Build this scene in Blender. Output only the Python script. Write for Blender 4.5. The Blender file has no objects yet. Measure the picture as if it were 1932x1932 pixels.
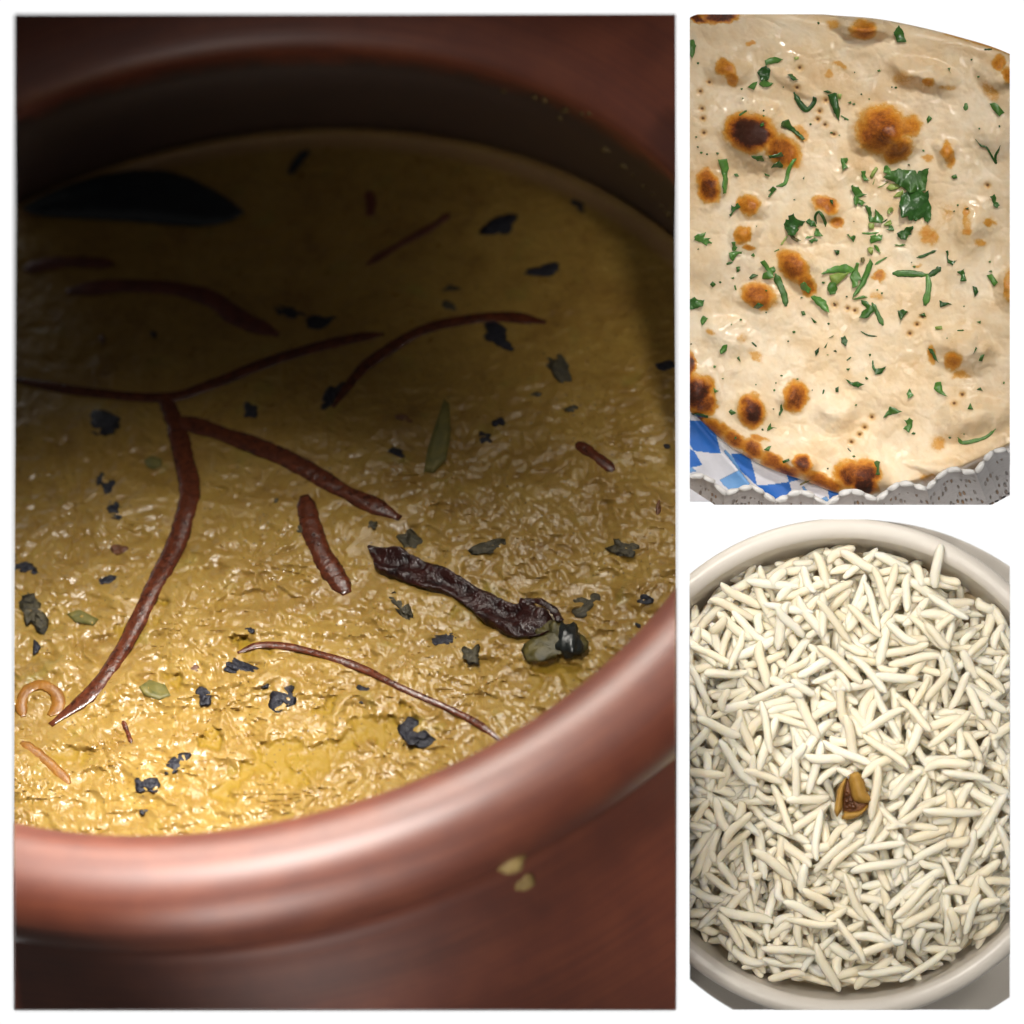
import bpy, bmesh, math, random
import numpy as np
from mathutils import Vector, Matrix

# ------------------------------------------------------------------ scale
S = 0.0002                      # metres per modelling unit (a rice grain is about 80 units = 16 mm)
scene = bpy.context.scene
COL = scene.collection
random.seed(7)
rng = np.random.default_rng(7)

def W(x, y, z=0.0):             # modelling units (x right, y down from the top edge) -> metres
    return Vector(((x - 966.0) * S, (966.0 - y) * S, z * S))

# ------------------------------------------------------------------ camera
cam = bpy.data.cameras.new("camera")
cam.type = 'ORTHO'
cam.ortho_scale = 1932 * S
cam.clip_start, cam.clip_end = 0.005, 20
cam_o = bpy.data.objects.new("camera", cam)
COL.objects.link(cam_o)
CAMZ = 3200
cam_o.location = (0, 0, CAMZ * S)
scene.camera = cam_o
FOCUS_Z = 1130
cam.dof.use_dof = True
cam.dof.focus_distance = (CAMZ - FOCUS_Z) * S
cam.dof.aperture_fstop = 140

# ------------------------------------------------------------------ world and lamps
world = bpy.data.worlds.new("World")
scene.world = world
world.use_nodes = True
world.node_tree.nodes["Background"].inputs[0].default_value = (1.0, 0.95, 0.88, 1)
world.node_tree.nodes["Background"].inputs[1].default_value = 0.07

def aim(o, target):
    d = Vector(target) - o.location
    o.rotation_euler = d.to_track_quat('-Z', 'Y').to_euler()

def area(name, loc, target, sx, sy, power, color, spread=180):
    l = bpy.data.lights.new(name, 'AREA')
    l.shape = 'RECTANGLE'; l.size = sx; l.size_y = sy
    l.energy = power; l.color = color; l.spread = math.radians(spread)
    o = bpy.data.objects.new(name, l); COL.objects.link(o)
    o.location = loc; aim(o, target)
    return o

def spot(name, loc, target, power, radius, angle, color=(1, 1, 1), blend=0.35):
    l = bpy.data.lights.new(name, 'SPOT')
    l.energy = power; l.shadow_soft_size = radius; l.color = color
    l.spot_size = math.radians(angle); l.spot_blend = blend
    o = bpy.data.objects.new(name, l); COL.objects.link(o)
    o.location = loc; aim(o, target)
    return o

# window light that rakes over the far side of the clay pot
pot_c = W(600, 1050, 1200)
az, el = math.radians(98), math.radians(11)
D = 0.75
area("window_light", pot_c + Vector((math.cos(az) * math.cos(el), math.sin(az) * math.cos(el), math.sin(el))) * D,
     pot_c, 0.30, 0.42, 0.46, (1.0, 0.95, 0.86), 36)
# warm lamp above the near side of the pot
def lamp_dir(azd, eld):
    a, e = math.radians(azd), math.radians(eld)
    return Vector((math.cos(a) * math.cos(e), math.sin(a) * math.cos(e), math.sin(e)))
t_ = W(300, 1440, 1380)
spot("pot_lamp", t_ + lamp_dir(93, 58) * 0.62, t_, 94.0, .10, 22.5, (1.0, .965, .91), 1.0)
t_ = W(860, 20, 500)
spot("far_wall_fill", t_ + lamp_dir(262, 42) * 0.70, t_, 6.0, .08, 24, (1.0, .95, .90), 1.0)  # added fill without a real source, brightens the far inner wall
# studio spots over the bread and the rice
def spot_set(tag, cx, cy, cz, rad, defs, col):
    for i, (azd, eld, p, r) in enumerate(defs):
        a_, e_ = math.radians(azd), math.radians(eld)
        t = W(cx, cy, cz); dist = 0.85
        spot(f"{tag}_spot", t + Vector((math.cos(a_) * math.cos(e_), math.sin(a_) * math.cos(e_), math.sin(e_))) * dist,
             t, p, r, 2 * math.degrees(math.atan(rad * S / dist)), col)
spot_set("bread", 1603, 290, 1100, 440, [(75, 50, 17, .07), (160, 66, 8.2, .14), (10, 74, 8.2, .14)], (1, .955, .89))
spot_set("bread_low", 1603, 740, 1100, 420, [(75, 50, 10, .07), (160, 66, 4.6, .14), (10, 74, 4.6, .14)], (1, .955, .89))
for cy_ in (1265, 1640):
    spot_set("rice", 1612, cy_, 1130, 390, [(125, 62, 20, .11), (45, 76, 11, .12), (240, 76, 11, .12)], (1, .945, .86))

scene.view_settings.view_transform = 'Standard'
scene.view_settings.look = 'None'
scene.view_settings.exposure = 0
scene.view_settings.gamma = 1
scene.render.engine = 'CYCLES'
scene.cycles.use_denoising = True
scene.cycles.max_bounces = 8

# ------------------------------------------------------------------ noise
def _hash(ix, iy, seed):
    h = (ix.astype(np.int64) * 374761393 + iy.astype(np.int64) * 668265263 + seed * 974634777) & 0x7fffffff
    h = ((h ^ (h >> 13)) * 1274126177) & 0x7fffffff
    h = h ^ (h >> 16)
    return (h & 0xffff) / 65535.0

def vnoise(x, y, seed=0):
    x = np.asarray(x, float); y = np.asarray(y, float)
    ix, iy = np.floor(x), np.floor(y)
    fx, fy = x - ix, y - iy
    fx = fx * fx * fx * (fx * (fx * 6 - 15) + 10); fy = fy * fy * fy * (fy * (fy * 6 - 15) + 10)
    a = _hash(ix, iy, seed); b = _hash(ix + 1, iy, seed)
    c = _hash(ix, iy + 1, seed); d = _hash(ix + 1, iy + 1, seed)
    return (a + (b - a) * fx) * (1 - fy) + (c + (d - c) * fx) * fy

def fbm(x, y, seed=0, o=4):
    t, amp, s = 0, 0.5, 0
    for k in range(o):
        t = t + amp * vnoise(x * 2 ** k + 17 * k, y * 2 ** k - 9 * k, seed + k); s += amp; amp *= 0.5
    return t / s

def sstep(a, b, x):
    t = np.clip((x - a) / (b - a), 0, 1)
    return t * t * (3 - 2 * t)

# ------------------------------------------------------------------ materials
class NT:
    def __init__(self, name):
        self.m = bpy.data.materials.new(name); self.m.use_nodes = True
        self.t = self.m.node_tree; self.n = self.t.nodes
        self.p = self.n["Principled BSDF"]
    def node(self, typ, **kw):
        n = self.n.new(typ)
        for k, v in kw.items():
            if k.startswith("i_"):
                key = k[2:]
                n.inputs[int(key) if key.isdigit() else key.replace("_", " ")].default_value = v
            else:
                setattr(n, k, v)
        return n
    def link(self, a, b): self.t.links.new(a, b)
    def coord(self, out="Object"): return self.node("ShaderNodeTexCoord").outputs[out]
    def noise(self, scale, detail=4, rough=.55, vec=None, dist=0.0):
        n = self.node("ShaderNodeTexNoise"); n.inputs["Scale"].default_value = scale
        n.inputs["Detail"].default_value = detail; n.inputs["Roughness"].default_value = rough
        n.inputs["Distortion"].default_value = dist
        if vec is not None: self.link(vec, n.inputs["Vector"])
        return n.outputs["Fac"]
    def ramp(self, fac, stops, interp='LINEAR'):
        r = self.node("ShaderNodeValToRGB"); cr = r.color_ramp; cr.interpolation = interp
        while len(cr.elements) < len(stops): cr.elements.new(0.5)
        for e, (p, c) in zip(cr.elements, stops):
            e.position = p; e.color = (*c, 1) if len(c) == 3 else c
        self.link(fac, r.inputs[0]); return r.outputs["Color"]
    def math(self, op, a, b=None, c=None, clamp=False):
        n = self.node("ShaderNodeMath", operation=op, use_clamp=clamp)
        for i, v in enumerate((a, b, c)):
            if v is None: continue
            if isinstance(v, (int, float)): n.inputs[i].default_value = v
            else: self.link(v, n.inputs[i])
        return n.outputs[0]
    def mix(self, fac, a, b, mode='MIX'):
        n = self.node("ShaderNodeMix", data_type='RGBA', blend_type=mode)
        for i, v in ((0, fac), (6, a), (7, b)):
            if isinstance(v, (int, float)): n.inputs[i].default_value = v
            elif isinstance(v, tuple): n.inputs[i].default_value = (*v, 1) if len(v) == 3 else v
            else: self.link(v, n.inputs[i])
        return n.outputs[2]
    def attr(self, name): return self.node("ShaderNodeAttribute", attribute_name=name).outputs["Fac"]
    def bump(self, h, strength, dist):
        b = self.node("ShaderNodeBump"); b.inputs["Strength"].default_value = strength
        b.inputs["Distance"].default_value = dist
        self.link(h, b.inputs["Height"]); self.link(b.outputs[0], self.p.inputs["Normal"]); return b
    def base(self, c):
        i = self.p.inputs["Base Color"]
        if isinstance(c, tuple): i.default_value = (*c, 1)
        else: self.link(c, i)
    def set(self, **kw):
        for k, v in kw.items():
            i = self.p.inputs[k.replace("_", " ")]
            if isinstance(v, (int, float, tuple)): i.default_value = v
            else: self.link(v, i)

def mat_terracotta():
    t = NT("terracotta")
    co = t.coord("Object")
    mp = t.node("ShaderNodeMapping"); t.link(co, mp.inputs[0]); mp.inputs["Scale"].default_value = (1, 1, 1)
    # turning marks that run round the pot: noise over radius and height only
    sep = t.node("ShaderNodeSeparateXYZ"); t.link(co, sep.inputs[0])
    ln = t.node("ShaderNodeVectorMath", operation='LENGTH')
    cb0 = t.node("ShaderNodeCombineXYZ"); t.link(sep.outputs[0], cb0.inputs[0]); t.link(sep.outputs[1], cb0.inputs[1])
    t.link(cb0.outputs[0], ln.inputs[0])
    ang = t.math('ARCTAN2', sep.outputs[1], sep.outputs[0])
    cb = t.node("ShaderNodeCombineXYZ"); t.link(ln.outputs["Value"], cb.inputs[0]); t.link(sep.outputs[2], cb.inputs[1])
    t.link(t.math('MULTIPLY', ang, 0.006), cb.inputs[2])
    streak = t.noise(420, 5, .65, cb.outputs[0])
    blot = t.noise(55, 6, .6, co)
    fine = t.noise(900, 3, .6, co)
    k = t.math('ADD', t.math('MULTIPLY', streak, .5), t.math('MULTIPLY', blot, .5))
    c = t.ramp(k, [(.28, (.12, .023, .009)), (.48, (.20, .040, .013)), (.62, (.27, .062, .020)), (.78, (.33, .10, .036))])
    c = t.mix(t.math('MULTIPLY', fine, .35), c, (.20, .04, .025), 'MIX')
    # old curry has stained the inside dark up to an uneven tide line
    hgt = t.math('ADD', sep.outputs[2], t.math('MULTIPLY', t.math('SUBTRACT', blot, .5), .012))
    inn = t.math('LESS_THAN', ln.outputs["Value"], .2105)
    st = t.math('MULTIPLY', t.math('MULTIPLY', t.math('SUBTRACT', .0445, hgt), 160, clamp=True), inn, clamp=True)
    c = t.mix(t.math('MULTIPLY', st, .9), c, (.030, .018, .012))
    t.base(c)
    t.set(Roughness=t.math('MULTIPLY_ADD', blot, .20, .36), Specular_IOR_Level=.3, Coat_Weight=1.0, Coat_IOR=2.0, Coat_Roughness=.50)
    t.bump(t.math('ADD', t.math('MULTIPLY', streak, .7), t.math('MULTIPLY', fine, .5)), .14, .0008)
    return t.m

def mat_curry():
    t = NT("curry_skin")
    co = t.coord("Object")
    n1 = t.noise(45, 6, .62, co, .6); n2 = t.noise(230, 5, .65, co, 1.0); n3 = t.noise(520, 2, .5, co, 1.6)
    oil = t.attr("oil"); edge = t.attr("edge"); ridge = t.attr("ridge")
    k = t.math('ADD', t.math('MULTIPLY', n1, .55), t.math('MULTIPLY', n2, .45))
    c = t.ramp(k, [(.30, (.122, .061, .011)), (.45, (.195, .111, .020)), (.60, (.252, .156, .031)), (.75, (.295, .195, .065))])
    c = t.mix(t.math('MULTIPLY', ridge, .55), c, (.30, .20, .06))
    c = t.mix(t.math('MULTIPLY', oil, .85), c, (.20, .12, .006))
    # fine ground spice
    v = t.node("ShaderNodeTexVoronoi"); v.inputs["Scale"].default_value = 330; t.link(co, v.inputs["Vector"])
    sp = t.math('MULTIPLY', t.math('LESS_THAN', v.outputs["Distance"], .16), t.math('GREATER_THAN', n1, .52))
    c = t.mix(t.math('MULTIPLY', sp, .75), c, (.09, .055, .02))
    g = t.math('MULTIPLY', t.math('SUBTRACT', t.noise(70, 3, .5, co), .62, clamp=True), 5.0, clamp=True)
    c = t.mix(t.math('MULTIPLY', g, .45), c, (.16, .17, .03))
    c = t.mix(t.math('MULTIPLY', edge, .7), c, (.26, .15, .075))
    t.base(c)
    t.set(Roughness=t.math('ADD', t.math('MULTIPLY_ADD', n2, .28, .18), t.math('MULTIPLY', oil, .25)), Specular_IOR_Level=t.math('MULTIPLY_ADD', oil, -.35, .65),
          Subsurface_Weight=.12, Subsurface_Radius=(.004, .002, .0006), Subsurface_Scale=.35)
    h = t.math('ADD', t.math('MULTIPLY', n2, 1.1), t.math('MULTIPLY', n3, .40))
    h = t.math('MULTIPLY', h, t.math('SUBTRACT', 1.0, t.math('MULTIPLY', oil, .75)))
    ptch = t.ramp(t.noise(30, 3, .6, co), [(.36, (.22,) * 3), (.64, (1.0,) * 3)])
    h = t.math('MULTIPLY', h, ptch)
    t.bump(h, .36, .0011)
    return t.m

def mat_noisy(name, c1, c2, rough=.35, scale=300, bump=.3, bdist=.0006, spec=.5, sss=0, coat=0.0, detail=4):
    t = NT(name); co = t.coord("Object")
    n = t.noise(scale, detail, .6, co, .4)
    t.base(t.ramp(n, [(.3, c1), (.7, c2)]))
    t.set(Roughness=rough, Specular_IOR_Level=spec, Coat_Weight=coat, Coat_Roughness=.12)
    if sss: t.set(Subsurface_Weight=sss, Subsurface_Radius=(.004, .003, .002), Subsurface_Scale=.4)
    if bump: t.bump(n, bump, bdist)
    return t.m

def mat_naan():
    t = NT("baked_flatbread"); co = t.coord("Object")
    n1 = t.noise(28, 5, .6, co, .5); n2 = t.noise(170, 5, .65, co); n3 = t.noise(900, 3, .7, co)
    char = t.attr("char"); dark = t.attr("hole")
    cream = t.ramp(t.math('ADD', t.math('MULTIPLY', n1, .7), t.math('MULTIPLY', n2, .3)),
                   [(.30, (.74, .50, .26)), (.45, (.84, .64, .40)), (.58, (.88, .73, .53)), (.75, (.90, .78, .62))])
    # grains of the crust break up the border of each scorched patch
    k = t.math('ADD', t.math('MULTIPLY', char, 1.08), t.math('MULTIPLY', t.math('MULTIPLY', t.math('SUBTRACT', t.math('ADD', t.math('MULTIPLY', n2, .6), t.math('MULTIPLY', n3, .4)), .5), 1.1),
               t.math('MULTIPLY', t.math('MULTIPLY', char, 4.0, clamp=True), 1.0)), clamp=True)
    ch = t.ramp(k, [(0.0, (.72, .50, .24)), (.22, (.68, .36, .085)), (.45, (.64, .25, .022)), (.68, (.41, .12, .010)), (.88, (.13, .026, .004)), (1.0, (.05, .011, .003))])
    tan = t.math('MULTIPLY', t.math('SUBTRACT', t.noise(17, 5, .6, co, 1.2), .50, clamp=True), 3.2, clamp=True)
    cream = t.mix(t.math('MULTIPLY', tan, .50), cream, (.60, .37, .17))
    c = t.mix(t.math('MULTIPLY', k, 5.0, clamp=True), cream, ch)
    fl = t.math('MULTIPLY', t.math('SUBTRACT', n3, .66, clamp=True), 3.0, clamp=True)
    c = t.mix(fl, c, (.42, .26, .12))
    c = t.mix(dark, c, (.13, .045, .012))
    t.base(c)
    g = t.ramp(t.noise(60, 4, .6, co), [(.40, (.45,) * 3), (.60, (.17,) * 3)])
    t.set(Roughness=t.math('ADD', t.math('MULTIPLY', char, .35), g), Specular_IOR_Level=.45, Subsurface_Weight=.10, Subsurface_Radius=(.004, .0025, .0012), Subsurface_Scale=.4)
    t.bump(t.math('ADD', t.math('MULTIPLY', n2, .8), t.math('MULTIPLY', n3, .3)), .13, .0009)
    return t.m

def mat_herb(name, c1, c2, rough=.30):
    t = NT(name); co = t.coord("Object")
    n = t.noise(260, 4, .6, co, .6)
    oi = t.node("ShaderNodeObjectInfo").outputs["Random"]
    k = t.math('ADD', t.math('MULTIPLY', n, .65), t.math('MULTIPLY', oi, .40))
    t.base(t.ramp(k, [(.26, c1), (.66, c2), (.85, tuple(min(1, c * 1.5) for c in c2))]))
    t.set(Roughness=rough, Specular_IOR_Level=.5, Coat_Weight=.2, Coat_Roughness=.15)
    t.bump(n, .5, .0007)
    return t.m

def mat_rice():
    t = NT("cooked_rice"); co = t.coord("Object")
    n = t.noise(130, 3, .5, co); oi = t.node("ShaderNodeObjectInfo").outputs["Random"]
    k = t.math('ADD', t.math('MULTIPLY', n, .6), t.math('MULTIPLY', oi, .4))
    t.base(t.ramp(k, [(.25, (.90, .81, .63)), (.75, (.95, .91, .80))]))
    t.set(Roughness=.42, Specular_IOR_Level=.35, Subsurface_Weight=.55, Subsurface_Radius=(.003, .0026, .0019), Subsurface_Scale=.6)
    t.bump(n, .12, .0008)
    return t.m

def mat_paper():
    t = NT("checked_paper"); co = t.coord("Object")
    b = t.attr("blue"); n = t.noise(500, 4, .6, co); st = t.noise(60, 4, .6, co)
    white = t.ramp(st, [(.3, (.60, .61, .68)), (.7, (.70, .71, .78))])
    c = t.ramp(b, [(0, (0, 0, 0)), (.5, (.16, .37, .70)), (1, (.006, .115, .50))])
    col = t.mix(t.math('MULTIPLY', b, 3.0, clamp=True), white, t.mix(t.math('MULTIPLY', n, .3), c, (.02, .19, .62)))
    t.base(col); t.set(Roughness=.55); t.bump(n, .15, .0004)
    return t.m

def mat_glow_backdrop():  # the ground glows by itself so it stays white and shadowless
    m = bpy.data.materials.new("glowing_white_backdrop"); m.use_nodes = True
    nt = m.node_tree; nt.nodes.clear()
    e = nt.nodes.new("ShaderNodeEmission"); o = nt.nodes.new("ShaderNodeOutputMaterial")
    e.inputs[0].default_value = (1, 1, 1, 1); e.inputs[1].default_value = 1.05
    nt.links.new(e.outputs[0], o.inputs[0]); return m

M = dict(
    clay=mat_terracotta(), curry=mat_curry(), naan=mat_naan(), rice=mat_rice(), paper=mat_paper(), table=mat_glow_backdrop(),
    onion=mat_noisy("fried_onion", (.026, .007, .004), (.105, .026, .010), .20, 420, .35, .0008, .5, .05, .0),
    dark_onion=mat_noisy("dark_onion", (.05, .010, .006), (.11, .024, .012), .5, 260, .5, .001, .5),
    amber_onion=mat_noisy("amber_onion", (.13, .045, .002), (.22, .09, .005), .4, 200, .5, .001, .6, .2, .2),
    seed=mat_noisy("black_spice", (.004, .004, .007), (.018, .018, .026), .40, 520, 1.0, .0012, .3),
    grey=mat_noisy("grey_spice", (.022, .020, .015), (.07, .058, .03), .45, 520, 1.0, .0012, .3),
    brown=mat_noisy("brown_spice", (.06, .022, .01), (.13, .05, .02), .35, 420, .6, .001, .5),
    leaf_dark=mat_noisy("dark_curry_leaf", (.006, .009, .013), (.014, .020, .026), .38, 120, .3, .001, .4),
    leaf_green=mat_noisy("green_curry_leaf", (.06, .062, .014), (.14, .11, .02), .6, 200, .4, .001, .5),
    chili=mat_noisy("dried_chili", (.006, .002, .002), (.030, .006, .004), .28, 190, 1.0, .0022, .45, 0, .0),
    calyx=mat_noisy("chili_stalk", (.020, .019, .005), (.085, .065, .010), .5, 200, .6, .001, .5),
    stalk_end=mat_noisy("chili_stalk_end", (.004, .005, .006), (.015, .018, .016), .3, 200, .5, .001, .5),
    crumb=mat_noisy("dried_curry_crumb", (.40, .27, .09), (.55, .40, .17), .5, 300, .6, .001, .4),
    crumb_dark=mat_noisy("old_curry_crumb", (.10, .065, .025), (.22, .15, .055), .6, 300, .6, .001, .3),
    herb=mat_herb("coriander", (.018, .070, .010), (.095, .24, .042)),
    herb_dark=mat_herb("dark_coriander", (.010, .042, .010), (.050, .15, .030), .22),
    herb_pale=mat_herb("pale_coriander_stem", (.20, .30, .05), (.40, .48, .13), .35),
    herb_brown=mat_herb("brown_sprig", (.10, .08, .02), (.22, .18, .05), .4),
    porcelain=mat_noisy("glazed_porcelain", (.735, .685, .625), (.775, .73, .675), .30, 40, .04, .001, .5),
    saucer=mat_noisy("matt_porcelain", (.70, .655, .60), (.73, .69, .635), .45, 40, .04, .001, .4),
    mound=mat_noisy("gap_shaded_rice", (.58, .45, .27), (.70, .57, .38), .5, 120, .6, .002, .3),  # darker than the grains: shade between them put into the colour
    husk=mat_noisy("cardamom_husk", (.33, .165, .022), (.52, .31, .075), .5, 130, .6, .0012, .3),
    husk_inner=mat_noisy("cardamom_inside", (.07, .022, .004), (.17, .06, .012), .5, 200, .6, .001, .3),
    cseed=mat_noisy("cardamom_seed", (.06, .018, .005), (.13, .045, .012), .4, 400, .6, .001, .4),
    enamel=mat_noisy("white_enamel", (.66, .65, .65), (.76, .75, .75), .35, 60, .05, .001, .5),
    plinth=mat_noisy("white_plinth", (.8, .8, .8), (.82, .82, .82), .6, 40, 0),
    board=mat_noisy("dark_board", (.03, .025, .02), (.05, .04, .03), .7, 60, 0),
    pinhole=mat_noisy("dark_pinhole", (.03, .028, .03), (.08, .07, .07), .5, 200, 0),
)
def mat_lace():
    t = NT("white_lace_enamel"); co = t.coord("UV")
    n = t.noise(30, 4, .6, co)
    v = t.node("ShaderNodeTexVoronoi"); v.inputs["Scale"].default_value = 1.0; v.inputs["Randomness"].default_value = .55
    mp = t.node("ShaderNodeMapping"); mp.inputs["Scale"].default_value = (92, 11.0, 1); t.link(co, mp.inputs[0]); t.link(mp.outputs[0], v.inputs["Vector"])
    hole = t.math('MULTIPLY', t.math('SUBTRACT', .36, v.outputs["Distance"], clamp=True), 8.0, clamp=True)
    sep = t.node("ShaderNodeSeparateXYZ"); t.link(co, sep.inputs[0])
    inb = t.math('MULTIPLY', t.math('GREATER_THAN', sep.outputs[1], .18), t.math('LESS_THAN', sep.outputs[1], .86))
    hole = t.math('MULTIPLY', hole, inb)
    rc = t.node("ShaderNodeSeparateColor"); t.link(v.outputs["Color"], rc.inputs[0])
    hc = t.ramp(rc.outputs[0], [(.15, (.48, .42, .40)), (.5, (.38, .25, .17)), (.75, (.50, .28, .11)), (.95, (.34, .30, .31))])
    t.base(t.mix(t.math('MULTIPLY', hole, .85), t.ramp(n, [(.3, (.66, .64, .66)), (.7, (.76, .74, .76))]), hc))
    t.set(Roughness=.35)
    t.bump(t.math('SUBTRACT', 1.0, hole), .8, .0016)
    return t.m
M['lace'] = mat_lace()

# ------------------------------------------------------------------ object helpers
def tag(o, label=None, cat=None, group=None, kind=None):
    if label: o['label'] = label
    if cat: o['category'] = cat
    if group: o['group'] = group
    if kind: o['kind'] = kind
    return o

def empty(name, p):
    o = bpy.data.objects.new(name, None); COL.objects.link(o)
    o.empty_display_size = .01; o.location = W(*p); return o

def put(name, me, mat, parent=None, origin=(966, 966, 0)):
    """origin in modelling units; the mesh is in metres relative to it"""
    o = bpy.data.objects.new(name, me); COL.objects.link(o)
    if mat is not None: me.materials.clear(); me.materials.append(mat)
    o.location = W(*origin)
    if parent is not None:
        o.parent = parent; o.location = W(*origin) - parent.location
    return o

def mesh_from(name, verts, faces, origin=(966, 966, 0), smooth=True):
    v = np.asarray(verts, float).copy()
    v[:, 0] = (v[:, 0] - origin[0]) * S; v[:, 1] = (origin[1] - v[:, 1]) * S; v[:, 2] = (v[:, 2] - origin[2]) * S
    me = bpy.data.meshes.new(name)
    me.from_pydata(v.tolist(), [], faces if isinstance(faces, list) else faces.tolist())
    me.update()
    if smooth: me.polygons.foreach_set("use_smooth", [True] * len(me.polygons))
    return me

def clip_bm(bm, x0, x1, y0, y1, extra=()):
    """cut a closed shape with upright planes (modelling units) and close the cuts"""
    planes = [((x0, 0), (-1, 0)), ((x1, 0), (1, 0)), ((0, y0), (0, -1)), ((0, y1), (0, 1))] + list(extra)
    for (px, py), (nx, ny) in planes:
        co = W(px if nx else 966, py if ny else 966)
        if nx and ny: co = W(px, py)
        no = Vector((nx, -ny, 0))
        ds = [(v.co - co).dot(no) for v in bm.verts]
        if not ds or max(ds) <= 1e-9: continue
        g = bm.verts[:] + bm.edges[:] + bm.faces[:]
        r = bmesh.ops.bisect_plane(bm, geom=g, dist=1e-7, plane_co=co, plane_no=no, clear_outer=True)
        ed = [e for e in r['geom_cut'] if isinstance(e, bmesh.types.BMEdge) and e.is_valid and len(e.link_faces) == 1]
        if ed:
            f = bmesh.ops.triangle_fill(bm, edges=ed, use_beauty=True, use_dissolve=False)
            for q in f['geom']:
                if isinstance(q, bmesh.types.BMFace):
                    q.smooth = False
                    for e in q.edges: e.smooth = False

POT_BOX = (27.2, 1274.6, 27, 1905)
NAAN_BOX = (1301.4, 1905.2, 27, 952.4)
RICE_BOX = (1301.4, 1905.2, 980, 1905)

def clip_mesh(me, box, origin, extra=()):
    x0, x1, y0, y1 = box
    co = np.empty(len(me.vertices) * 3); me.vertices.foreach_get("co", co); co = co.reshape(-1, 3)
    xs = co[:, 0] / S + origin[0]; ys = origin[1] - co[:, 1] / S
    if not extra and xs.min() >= x0 and xs.max() <= x1 and ys.min() >= y0 and ys.max() <= y1: return me
    bm = bmesh.new(); bm.from_mesh(me)
    off = W(*origin)
    for v in bm.verts: v.co += off
    clip_bm(bm, x0, x1, y0, y1, extra)
    bmesh.ops.recalc_face_normals(bm, faces=bm.faces[:])
    for v in bm.verts: v.co -= off
    bm.to_mesh(me); bm.free(); me.update()
    return me

def catmull(pts, n):
    P = np.asarray(pts, float); P = np.vstack([2 * P[0] - P[1], P, 2 * P[-1] - P[-2]])
    out = []
    seg = len(P) - 3
    for i in range(n):
        t = i / (n - 1) * seg; k = min(int(t), seg - 1); f = t - k
        a, b, c, d = P[k:k + 4]
        out.append(.5 * (2 * b + (c - a) * f + (2 * a - 5 * b + 4 * c - d) * f * f + (3 * b - a - 3 * c + d) * f ** 3))
    return np.array(out)

def ribbon(path, widths, thicks, up, nseg=10, jitter=0.0, seed=0):
    """closed strip with an oval section along a 3D path (N,3); up (3,) or (N,3): its flat side"""
    P = np.asarray(path, float); N = len(P)
    T = np.gradient(P, axis=0); T /= np.linalg.norm(T, axis=1)[:, None] + 1e-9
    U = np.broadcast_to(np.asarray(up, float), P.shape)
    B = np.cross(T, U); B /= np.linalg.norm(B, axis=1)[:, None] + 1e-9
    U = np.cross(B, T)
    th = np.arange(nseg) / nseg * 2 * np.pi
    r = np.random.default_rng(seed)
    V = []
    jw = 1 + jitter * (r.random((N, nseg)) - .5) * 2
    for i in range(N):
        V.append(P[i] + (np.cos(th) * jw[i] * widths[i] / 2)[:, None] * B[i] + (np.sin(th) * jw[i] * thicks[i] / 2)[:, None] * U[i])
    V = np.concatenate(V)
    F = []
    for i in range(N - 1):
        for j in range(nseg):
            a = i * nseg + j; b = i * nseg + (j + 1) % nseg
            F.append((a, b, b + nseg, a + nseg))
    F.append(tuple(range(nseg - 1, -1, -1))); F.append(tuple(range((N - 1) * nseg, N * nseg)))
    return V, F

def blob(center, axes, rx, ry, rz, jitter, seed, sub=2):
    bm = bmesh.new(); bmesh.ops.create_icosphere(bm, subdivisions=sub, radius=1)
    r = np.random.default_rng(seed)
    ph = r.random((4, 3)) * 6.28; fr = r.normal(size=(4, 3)) * 1.9
    V, F = [], [tuple(v.index for v in f.verts) for f in bm.faces]
    A = np.asarray(axes, float)
    for v in bm.verts:
        c = np.array(v.co)
        k = 1 + jitter * sum(math.sin(float(np.dot(fr[q], c)) * 1.4 + ph[q, 0]) for q in range(4)) / 2 + jitter * .4 * (r.random() - .5)
        c = c * k
        V.append(np.asarray(center) + c[0] * rx * A[0] + c[1] * ry * A[1] + c[2] * rz * A[2])
    bm.free()
    return np.array(V), F

def flat_piece(outline, zf, thick, curl, seed, sub=1):
    """thin leaf: a filled outline, curled a little and given thickness"""
    bm = bmesh.new()
    vs = [bm.verts.new((x, y, 0)) for x, y in outline]
    es = [bm.edges.new((vs[i], vs[(i + 1) % len(vs)])) for i in range(len(vs))]
    bmesh.ops.triangle_fill(bm, edges=es, use_beauty=True)
    if sub: bmesh.ops.subdivide_edges(bm, edges=bm.edges[:], cuts=sub, use_grid_fill=True)
    r = np.random.default_rng(seed)
    pts = np.array([v.co for v in bm.verts]); c = pts[:, :2].mean(0)
    d = pts[:, :2] - c; R = np.abs(d).max() + 1e-6
    a = r.random() * 6.28
    q = (d[:, 0] * math.cos(a) + d[:, 1] * math.sin(a)) / R
    q2 = (-d[:, 0] * math.sin(a) + d[:, 1] * math.cos(a)) / R
    lift = curl * (q * q + .35 * np.sin(q2 * 4 + r.random() * 6) + .35)
    z = zf(pts[:, 0], pts[:, 1]) + 1.2 + np.maximum(lift, 0)
    n = len(bm.verts); bm.verts.index_update()
    F = [tuple(v.index for v in f.verts) for f in bm.faces]
    E = [tuple(v.index for v in e.verts) for e in bm.edges if len(e.link_faces) == 1]
    bm.free()
    V = np.vstack([np.column_stack([pts[:, :2], z]), np.column_stack([pts[:, :2], z + thick])])
    FF = [tuple(reversed(f)) for f in F] + [tuple(i + n for i in f) for f in F] + [(a, b, b + n, a + n) for a, b in E]
    return V, FF

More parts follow.
